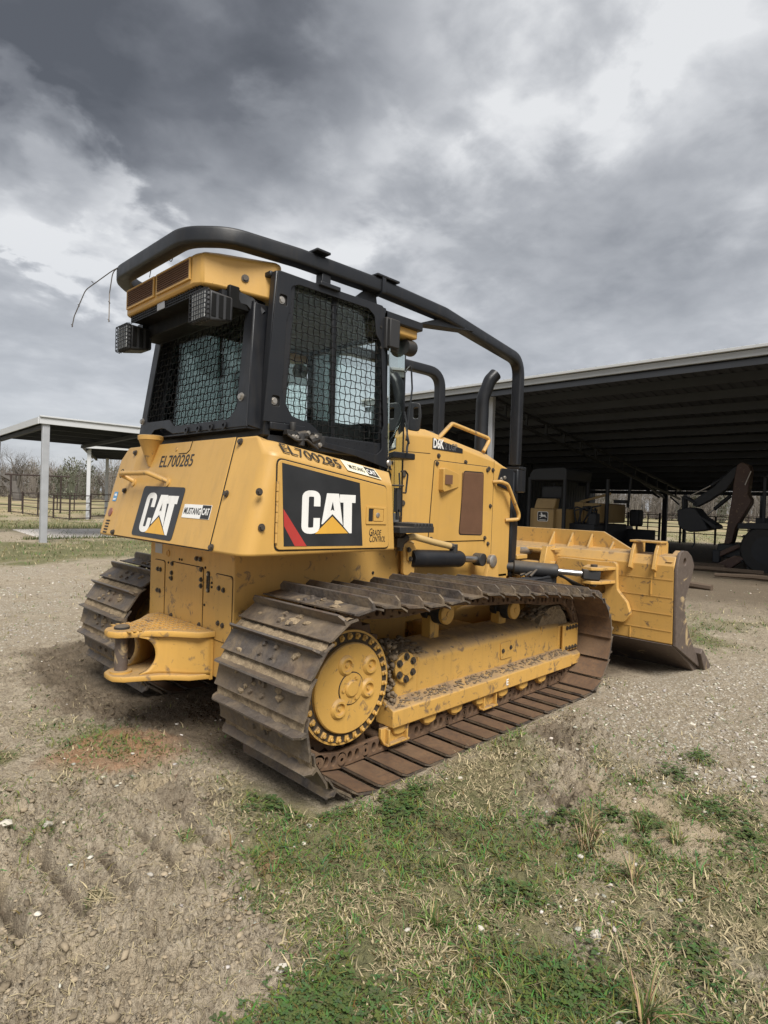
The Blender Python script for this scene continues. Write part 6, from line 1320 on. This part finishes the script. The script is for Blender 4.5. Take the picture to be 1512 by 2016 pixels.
# ---- blade
def blade():
    B = MB(); prof = [(3.195, .31), (3.168, .97), (3.21, 1.045), (3.34, 1.06), (3.47, 1.02), (3.53, .95), (3.46, .82), (3.36, .64), (3.42, .45), (3.60, .24), (3.70, .16), (3.62, .13)]
    B.prism(prof, 1, -1.655, 1.655); b = B.build('blade', 'yellow_worn', DZ, .006, 30)
    ep = [(3.201, 1.035), (3.225, 1.078), (3.30, 1.098), (3.40, 1.09), (3.50, 1.045), (3.577, .962), (3.53, .87), (3.496, .817), (3.40, .70), (3.375, .64), (3.395, .56), (3.464, .443), (3.56, .32), (3.65, .226), (3.78, .11), (3.863, .038), (3.80, .03), (3.195, .30), (3.165, .95)]
    for sg in (-1, 1):
        M4 = SIDE(0, 0, 0, -1.658) if sg < 0 else frame4((0, 1.658, 0), (-1, 0, 0), (0, 0, 1)) @ Matrix.Diagonal((-1, 1, 1, 1))
        plate('end_plate', ep, [circ(3.335, 1.0, .035, 18)] if sg < 0 else [], .026, 'blade_steel', b, M4, .004 if sg < 0 else 0)
    mb = MB(); mb.prism([(3.19, .30), (3.60, .09), (3.78, -.03), (3.90, -.03), (3.92, .02), (3.70, .20), (3.62, .235), (3.40, .33)], 1, -1.656, 1.656); mb.build('cutting_edge', 'blade_steel', b, .006)
    MB().prism([(3.74, .16), (3.78, .20), (4.04, .005), (4.0, -.02), (3.86, -.01)], 1, -1.72, -1.60).build('end_bit', 'blade_steel', b, .006)
    # spill plate along the top and its ribs
    top = [(.75, 0), (.92, 0), (1.18, -.125), (1.30, -.150), (-1.30, -.150), (-1.18, -.125), (-.92, 0), (-.75, 0)]
    MB().prism([(-1.30, 1.03), (1.30, 1.03), (1.19, 1.075), (.93, 1.215), (-.93, 1.215), (-1.19, 1.075)], 0, 3.40, 3.425).build('spill_plate', 'yellow_worn', b, .004)
    MB().prism([(3.17, .955), (3.42, 1.05), (3.42, 1.075), (3.17, .975)], 1, -1.30, .9).build('top_ledge', 'yellow_worn', b, .004)
    for y in (-.42, -.62, -.82, -1.03): MB().prism([(3.25, .995), (3.395, 1.19 if y > -.9 else 1.13), (3.405, 1.05), (3.29, 1.0)], 1, y - .009, y + .009).build('rib', 'yellow_worn', b, .003)
    # weld lines and back plates
    for z in (.85, .70, .555, .415): MB().sweep([(3.195 - .0409 * (z - .31) - .001, -1.65, z), (3.195 - .0409 * (z - .31) - .001, -.2, z)], [(-.003, -.003), (.003, -.003), (.003, .003), (-.003, .003)]).build('weld_bead', 'yellow_worn', b)
    for (y, za, zb) in ((-1.50, .86, .95), (-1.30, .31, .415), (-1.47, .71, .84)): MB().box((3.195 - .0409 * (zb - .31) - .004, y - .004, za), (3.20, y + .004, zb)).build('weld_bead', 'yellow_dirty', b)
    # lug bridge at the right top
    for y in (-1.30, -1.50): MB().prism([(3.12, .93), (3.20, .90), (3.42, 1.05), (3.42, 1.15), (3.22, 1.15), (3.17, 1.08)], 1, y - .014, y + .014).build('bridge_leg', 'yellow_worn', b, .004)
    MB().box((3.20, -1.53, 1.148), (3.36, -1.26, 1.166)).build('bridge_top', 'yellow_worn', b, .004)
    MB().prism([(3.17, 1.0), (3.40, 1.03), (3.40, 1.09)], 1, -1.64, -1.58).build('corner_gusset', 'yellow_worn', b, .004)
    # trunnion plate for the angle cylinder
    BK = lambda off=0: frame4((3.172, 0, 0), (0, -1, 0), (0, 0, 1), off)
    plate('angle_bracket', rpoly([(.70, .96), (1.04, .955), (1.185, .965), (1.20, .72), (1.29, .62), (1.325, .52), (1.27, .44), (1.16, .44), (1.09, .53), (.92, .59), (.60, .60), (.60, .96)], .045), [rpoly([(.88, .67), (1.09, .67), (1.09, .75), (.88, .75)], .035)], .05, 'yellow_worn', b, BK(0), .006)
    for z in (.905, .785): MB().prism([(2.86, -1.0), (3.17, -.90), (3.17, -1.19), (2.92, -1.14), (2.86, -1.08)], 2, z - .014, z + .014).build('clevis_plate', 'yellow_worn', b, .004)
    MB().cyl((2.93, -1.07, .75), (2.93, -1.07, .94), .03, 14).build('clevis_pin', 'bolt', b)
    for z in (1.03, .90): MB().prism([(2.9, -.2), (3.17, .1), (3.17, -.62), (3.0, -.5)], 2, z - .012, z + .012).build('centre_clevis', 'yellow_worn', b, .004)
    MB().prism([(2.95, .80), (3.17, .80), (3.17, 1.06), (3.02, 1.06)], 1, -.56, -.50).build('centre_cheek', 'yellow_worn', b, .006)
    for sg in (-1, 1):
        a = Vector((2.50, sg * .52, .885)); e = Vector((2.93, sg * 1.07, .85)); d = (e - a).normalized(); c = MB(); c.lathe(a - d * .12, d, [(0, .04), (.12, .042), (.13, .062), (.50, .062), (.51, .05)], 24); cy = c.build('angle_cylinder', 'black_rough', DZ, 0, 35); MB().cyl(a + d * .38, e - d * .1, .026, 16).build('cylinder_rod', 'chrome', cy); MB().box((-.10, -.045, -.045), (.05, .045, .045), Matrix.Translation(e) @ d.to_track_quat('X', 'Z').to_matrix().to_4x4()).build('rod_eye', 'black_rough', cy, .01)
        MB().sweep(fil([(1.6, sg * .40, .50), (2.55, sg * .55, .52), (3.0, sg * .35, .55), (3.17, sg * .25, .6)], .15), rrect(.16, .20, .03)).build('push_arm', 'yellow_worn', DZ, 0, 40)
    mb = MB(); mb.box((2.57, -.48, .72), (2.68, -.36, 1.06)); mb.box((2.57, -.52, .95), (2.74, -.34, .99)); mb.box((2.57, -.52, .78), (2.74, -.34, .81)); mb.build('tilt_mount', 'yellow_worn', DZ, .006)
    MB().cyl((2.62, -.42, 1.02), (3.05, -.35, 1.0), .035, 16).build('tilt_cylinder', 'bolt_bright', DZ)
    mb = MB(); mb.prism([(2.20, .800), (2.78, .835), (2.78, .755), (2.60, .755), (2.25, .785)], 1, -.80, -.78); mb.box((2.20, -.80, .800), (2.78, -.66, .812)); mb.build('hose_cover', 'dark_steel', DZ, .003)
    mb = MB(); [mb.tube(fil([(2.50, -.60 - .05 * k, .82), (2.65, -.72, .90 + .01 * k), (2.85, -.85, .80), (3.0, -.95 + .04 * k, .72)], .08), .013, 7) for k in range(3)]; mb.build('blade_hose', 'rubber', DZ, 0, 60)
blade()
# loose wire hanging from the rear of the bar: lies on the bar, a thing of its own
mb = MB()
mb.tube(fil([(-.57, .05, 2.84), (-.60, .30, 2.85), (-.64, .50, 2.82), (-.75, .62, 2.70), (-.80, .66, 2.53), (-.81, .665, 2.46)], .08), .0032, 5); mb.tube(fil([(-.60, .30, 2.842), (-.66, .42, 2.80), (-.67, .44, 2.66), (-.68, .41, 2.52), (-.69, .385, 2.47)], .06), .0032, 5)
mb.tube(fil([(-.56, .12, 2.715), (-.57, .06, 2.79), (-.56, -.02, 2.76), (-.57, -.07, 2.82), (-.55, -.14, 2.74), (-.56, -.20, 2.78)], .02), .0025, 5)
for p in [(-.78, .645, 2.60), (-.72, .59, 2.75), (-.81, .665, 2.47), (-.675, .425, 2.60), (-.688, .39, 2.48)]: mb.tube([(p[0], p[1] - .014, p[2] - .008), (p[0], p[1] + .014, p[2] + .01)], .0025, 4)
tag(mb.build('loose_wire', 'bolt'), 'loose strand of barbed wire hanging off the rear corner of the sweep bar', 'wire')

# ------------------------------------------------------------------ machines parked in the shed
def old_crawler():
    t = empty('old_crawler', (14.4, 5.1, 0), 'old faded yellow crawler tractor with a dark canopy parked in the shed behind the blade', 'crawler'); x = 13.6
    MB().box((x, 4.95, .75), (x + .7, 6.02, 1.40)).build('fender', 'old_yellow', t, .03)
    tk = MB(); tk.box((x - .16, 5.16, .72), (x + .1, 5.82, 1.385)); o = tk.build('fuel_tank', 'old_yellow', t, .03); MB().prism([(x - .13, 1.39), (x + .15, 1.39), (x + .22, 1.69), (x + .0, 1.69)], 1, 5.17, 5.81).build('seat_back', 'old_yellow', t, .03)
    q = frame4((x - .163, 0, 0), (0, -1, 0), (0, 0, 1)); d = plate('emblem_plate', [(a - 5.49, b + 1.165) for a, b in rrect(.345, .285, .05)], [], .004, 'white_mark', o, q); plate('emblem_ground', [(a - 5.49, b + 1.165) for a, b in rrect(.315, .258, .042)], [], .003, 'black_mark', o, frame4((x - .1675, 0, 0), (0, -1, 0), (0, 0, 1)))
    deer = [(-.115, .018), (-.075, .03), (-.05, .022), (-.062, .075), (-.075, .098), (-.055, .092), (-.03, .105), (-.022, .075), (-.012, .045), (.035, .03), (.075, .04), (.09, .025), (.088, -.002), (.125, -.032), (.118, -.04), (.07, -.022), (.045, -.012), (.0, -.022), (-.03, -.022), (-.062, -.052), (-.11, -.056), (-.105, -.047), (-.07, -.038), (-.05, -.005), (-.075, .008), (-.115, .008)]
    plate('leaping_deer', [(a - 5.49, b + 1.175) for a, b in deer], [], .003, 'white_mark', o, frame4((x - .1715, 0, 0), (0, -1, 0), (0, 0, 1))); plate('emblem_bar', [(-5.59, 1.055), (-5.39, 1.055), (-5.39, 1.072), (-5.59, 1.072)], [], .003, 'white_mark', o, frame4((x - .1715, 0, 0), (0, -1, 0), (0, 0, 1)))
    MB().box((x + .8, 4.25, 1.03), (x + 2.6, 4.78, 1.6)).build('hood', 'old_yellow', t, .04); [MB().box((x + .797, 4.30, 1.12 + .085 * k), (x + .80, 4.60, 1.165 + .085 * k)).build('louver', 'dark_steel', t) for k in range(4)]; mb = MB(); rd = random.Random(2); [mb.tube(fil([(x + .5, 4.3 + rd.random() * .5, 1.0), (x + .45, 4.2 + rd.random() * .7, 1.35 + rd.random() * .3), (x + .7, 4.1 + rd.random() * .6, 1.2 + rd.random() * .4)], .1), .022, 6) for _ in range(7)]; mb.build('hose', 'dark_steel', t); MB().box((x + .45, 4.18, .95), (x + .72, 4.42, 1.30)).build('added_dark_box', 'dark_steel', t, .03); MB().box((x + .75, 4.72, 1.02), (x + .95, 5.0, 1.62)).build('cowl', 'old_yellow', t, .02); MB().box((x + 2.6, 3.85, .95), (x + 3.0, 4.15, 1.45)).build('nose', 'dark_steel', t, .06); MB().box((x + .4, 4.2, .5), (x + 2.6, 5.9, 1.0)).build('chassis', 'dark_steel', t, .03)  # dark louvers, hoses and box added to deepen the shade on this side
    c = MB(); pr = [(4.86, 2.22), (4.86, 2.50), (4.90, 2.56), (5.0, 2.585), (5.85, 2.56), (5.95, 2.52), (6.03, 2.40), (6.06, 2.22)]; c.prism(pr, 0, x - .05, x + 1.5); c.build('canopy', 'dark_steel', t, .02)
    for (px, y) in ((x, 4.92), (x, 6.05), (x + 1.4, 4.92), (x + 1.4, 6.0), (x + 1.1, 4.17)): MB().cyl((px, y, .8), (px, y + .0, 2.3), .055, 10).build('canopy_post', 'dark_steel', t)
    MB().box((x + .25, 5.15, 1.7), (x + .40, 5.8, 2.05)).build('seat', 'seat', t, .04); MB().sweep([(x + 1.0, 4.95, 1.62), (x + 1.6, 4.30, 1.9)], rrect(.07, .07, .01)).build('lift_arm', 'old_yellow', t); MB().cyl((x + 1.9, 3.9, 1.5), (x + 1.9, 3.84, 2.4), .035, 10).build('exhaust', 'dark_steel', t); MB().box((x + 1.6, 3.86, 1.62), (x + 1.9, 4.2, 1.72)).build('headlamp_bar', 'dark_steel', t)
    for y in (4.55, 5.75): MB().prism(rpoly([(x - .3, .02), (x + 2.3, .02), (x + 2.5, .35), (x + 2.2, .72), (x - .2, .78), (x - .5, .4)], .2, 5), 1, y, y + .4).build('track', 'dark_steel', t, .01)
    MB().box((x + 2.9, 3.5, .15), (x + 3.05, 6.3, .85)).build('dozer_blade', 'dark_steel', t, .02)
    return t
old_crawler()
def backhoe():
    t = empty('backhoe', (16.2, .2, 0), 'backhoe loader with a folded brown boom and black bucket under the shed roof', 'backhoe'); x = 15.2
    def slab(pts, w, nm, mat, dx=0, bev=.02): return MB().prism(pts, 0, x - w / 2 + dx, x + w / 2 + dx).build(nm, mat, t, bev)
    slab([(.972, 2.674), (.85, 2.74), (.70, 2.66), (.659, 2.53), (.68, 2.2), (.697, 1.929), (.62, 1.80), (.625, 1.70), (.80, 1.35), (.931, 1.083), (1.0, .7), (1.20, .55), (1.166, .80), (1.10, 1.4), (1.047, 1.924), (1.03, 2.2)], .34, 'boom', 'old_red')
    slab([(1.044, 2.30), (.90, 2.62), (.99, 2.66), (1.12, 2.56), (1.5, 2.12), (1.98, 1.76), (2.0, 1.62), (1.9, 1.57), (1.6, 1.75), (1.2, 2.05)], .22, 'dipper', 'dark_steel')
    slab([(2.318, 1.481), (2.30, 1.25), (2.279, 1.084), (2.18, .96), (1.971, .904), (1.75, .935), (1.526, .985), (1.56, 1.06), (1.694, 1.308), (1.86, 1.53), (2.02, 1.56), (2.1, 1.545)], .62, 'bucket', 'dark_steel', 0, .03)
    for k in range(4): MB().prism([(1.72, 1.33), (1.69, 1.26), (1.42, 1.04), (1.39, 1.08), (1.44, 1.16)], 0, x - .3 + .18 * k, x - .24 + .18 * k).build('bucket_tooth', 'dark_steel', t, .006)
    MB().prism([(1.40, 1.04), (1.34, 1.03), (1.37, 1.12), (1.45, 1.16)], 0, x - .3, x + .3).build('bucket_lip', 'dark_steel', t, .006)
    bar = lambda a, b, r, nm, mat='dark_steel': MB().cyl((x + a[2], a[0], a[1]), (x + b[2], b[0], b[1]), r, 10).build(nm, mat, t)
    for dx in (-.12, .12): bar((2.24, 1.855, dx), (1.912, 1.66, dx), .035, 'link'); bar((2.24, 1.855, dx), (2.22, 1.5, dx), .04, 'link')
    bar((2.16, 1.84, 0), (1.6, 2.15, 0), .02, 'bucket_rod', 'bolt_bright'); bar((1.6, 2.15, 0), (1.1, 2.5, 0), .045, 'bucket_cylinder'); bar((1.719, 1.38, .2), (1.55, 1.53, .2), .018, 'thumb_rod', 'bolt_bright'); bar((1.55, 1.53, .2), (1.173, 1.898, .2), .05, 'thumb_cylinder'); bar((.638, 2.506, -.2), (.757, 2.16, -.2), .015, 'pressure_line', 'bolt_bright')
    mb = MB(); mb.tube([(x, 1.96, .90), (x, 1.95, .72), (x, 1.94, .60), (x, 1.98, .52), (x, 2.0, .49)], .022, 6); mb.build('chain', 'dark_steel', t); MB().tube([(x - .2, 2.1, .9), (x - .2, 2.11, .65)], .008, 5).build('cord', 'dark_steel', t)
    MB().box((x - .5, .42, .32), (x + 1.2, 1.25, .66)).build('swing_frame', 'dark_steel', t, .03); MB().prism([(1.25, .42), (.45, .85), (.45, .75), (1.2, .30)], 0, x - .6, x - .5).build('frame_arm', 'old_red', t, .02); MB().box((x - .62, 1.15, .18), (x - .45, 1.32, .50)).build('stabiliser', 'dark_steel', t, .02); MB().prism([(1.35, .05), (.9, .05), (.55, .35), (.8, .4), (1.2, .16)], 0, x - .7, x - .45).build('stabiliser_foot', 'old_red', t, .02)
    MB().box((x - .35, -2.2, .65), (x + 1.3, .55, 1.05)).build('chassis', 'dark_steel', t, .05); MB().prism([(.75, 1.06), (.1, 1.08), (-.25, .98), (-.5, .6), (-.5, .5), (-.2, 1.15), (.1, 1.25), (.75, 1.2)], 0, x - .75, x - .2).build('mudguard', 'dark_steel', t, .02)
    MB().box((x - .2, .0, 1.2), (x + .5, .5, 1.35)).build('seat', 'seat', t, .03); [bar((.35, 1.05, dx), (.28, 1.42, dx), .012, 'lever') for dx in (.1, .2)]
    for (yy, r, xx) in ((.10, .60, x - .55), (.10, .60, x + 1.2), (-2.4, .42, x - .5), (-2.4, .42, x + 1.2)):
        mb = MB(); mb.lathe((xx - .17, yy, r - .02), (1, 0, 0), [(0, r * .55), (.0, r * .92), (.06, r), (.30, r), (.36, r * .92), (.36, r * .55)], 36); w = mb.build('wheel', 'tyre', t, 0, 35); MB().lathe((xx - .175, yy, r - .02), (1, 0, 0), [(0, r * .56), (.03, r * .5), (.05, r * .25), (.02, r * .2), (.02, 0)], 24).build('rim', 'dark_steel', w, 0, 35)
        for k in range(18):
            a = k * math.pi / 9; M4 = Matrix.Translation((xx, yy, r - .02)) @ Matrix.Rotation(a, 4, 'X'); MB().box((-.17, -.03, r - .01), (.02 if k % 2 else .0, .03, r + .025), M4).build('tyre_lug', 'tyre', w)
    for (y, xx) in ((-.9, x - .3), (-.9, x + 1.2), (.3, x - .3), (.3, x + 1.2)): MB().cyl((xx, y, 1.0), (xx, y, 2.35), .04, 8).build('canopy_post', 'dark_steel', t)
    MB().box((x - .45, -1.1, 2.33), (x + 1.35, .25, 2.42)).build('canopy', 'dark_steel', t, .03)
backhoe()
mb = MB(); mb.prism(rpoly([(7.0, .1), (9.9, .0), (10.0, .55), (7.3, .75)], .1), 0, 22.4, 24.2); tag(mb.build('scrap_bin', 'old_red', None, .03), 'low rusty bin standing in the shade beyond the blade', 'bin')
rd = random.Random(12)
LG = ['longest dark timber lying on the shed edge right of the blade tip', 'short broken timber nearest the blade in the shed shade', 'second dark plank lying toward the backhoe wheel', 'thin branch on the ground in front of the backhoe stabiliser']
for i, (x, y, l, a) in enumerate([(13.2, 1.0, 2.2, 1.85), (9.6, .3, .9, 1.4), (12.2, -.2, 1.5, 1.75), (14.2, 1.6, 1.3, 2.0)]):
    dx, dy = math.cos(a) * l / 2, math.sin(a) * l / 2; z = gz(x, y); mb = MB(); mb.tube([(x - dx, y - dy, z + .05), (x, y + .04, z + .07), (x + dx, y + dy, z + .05)], [.06, .055, .04], 7); tag(mb.build('timber', 'wood'), LG[i], 'timber')
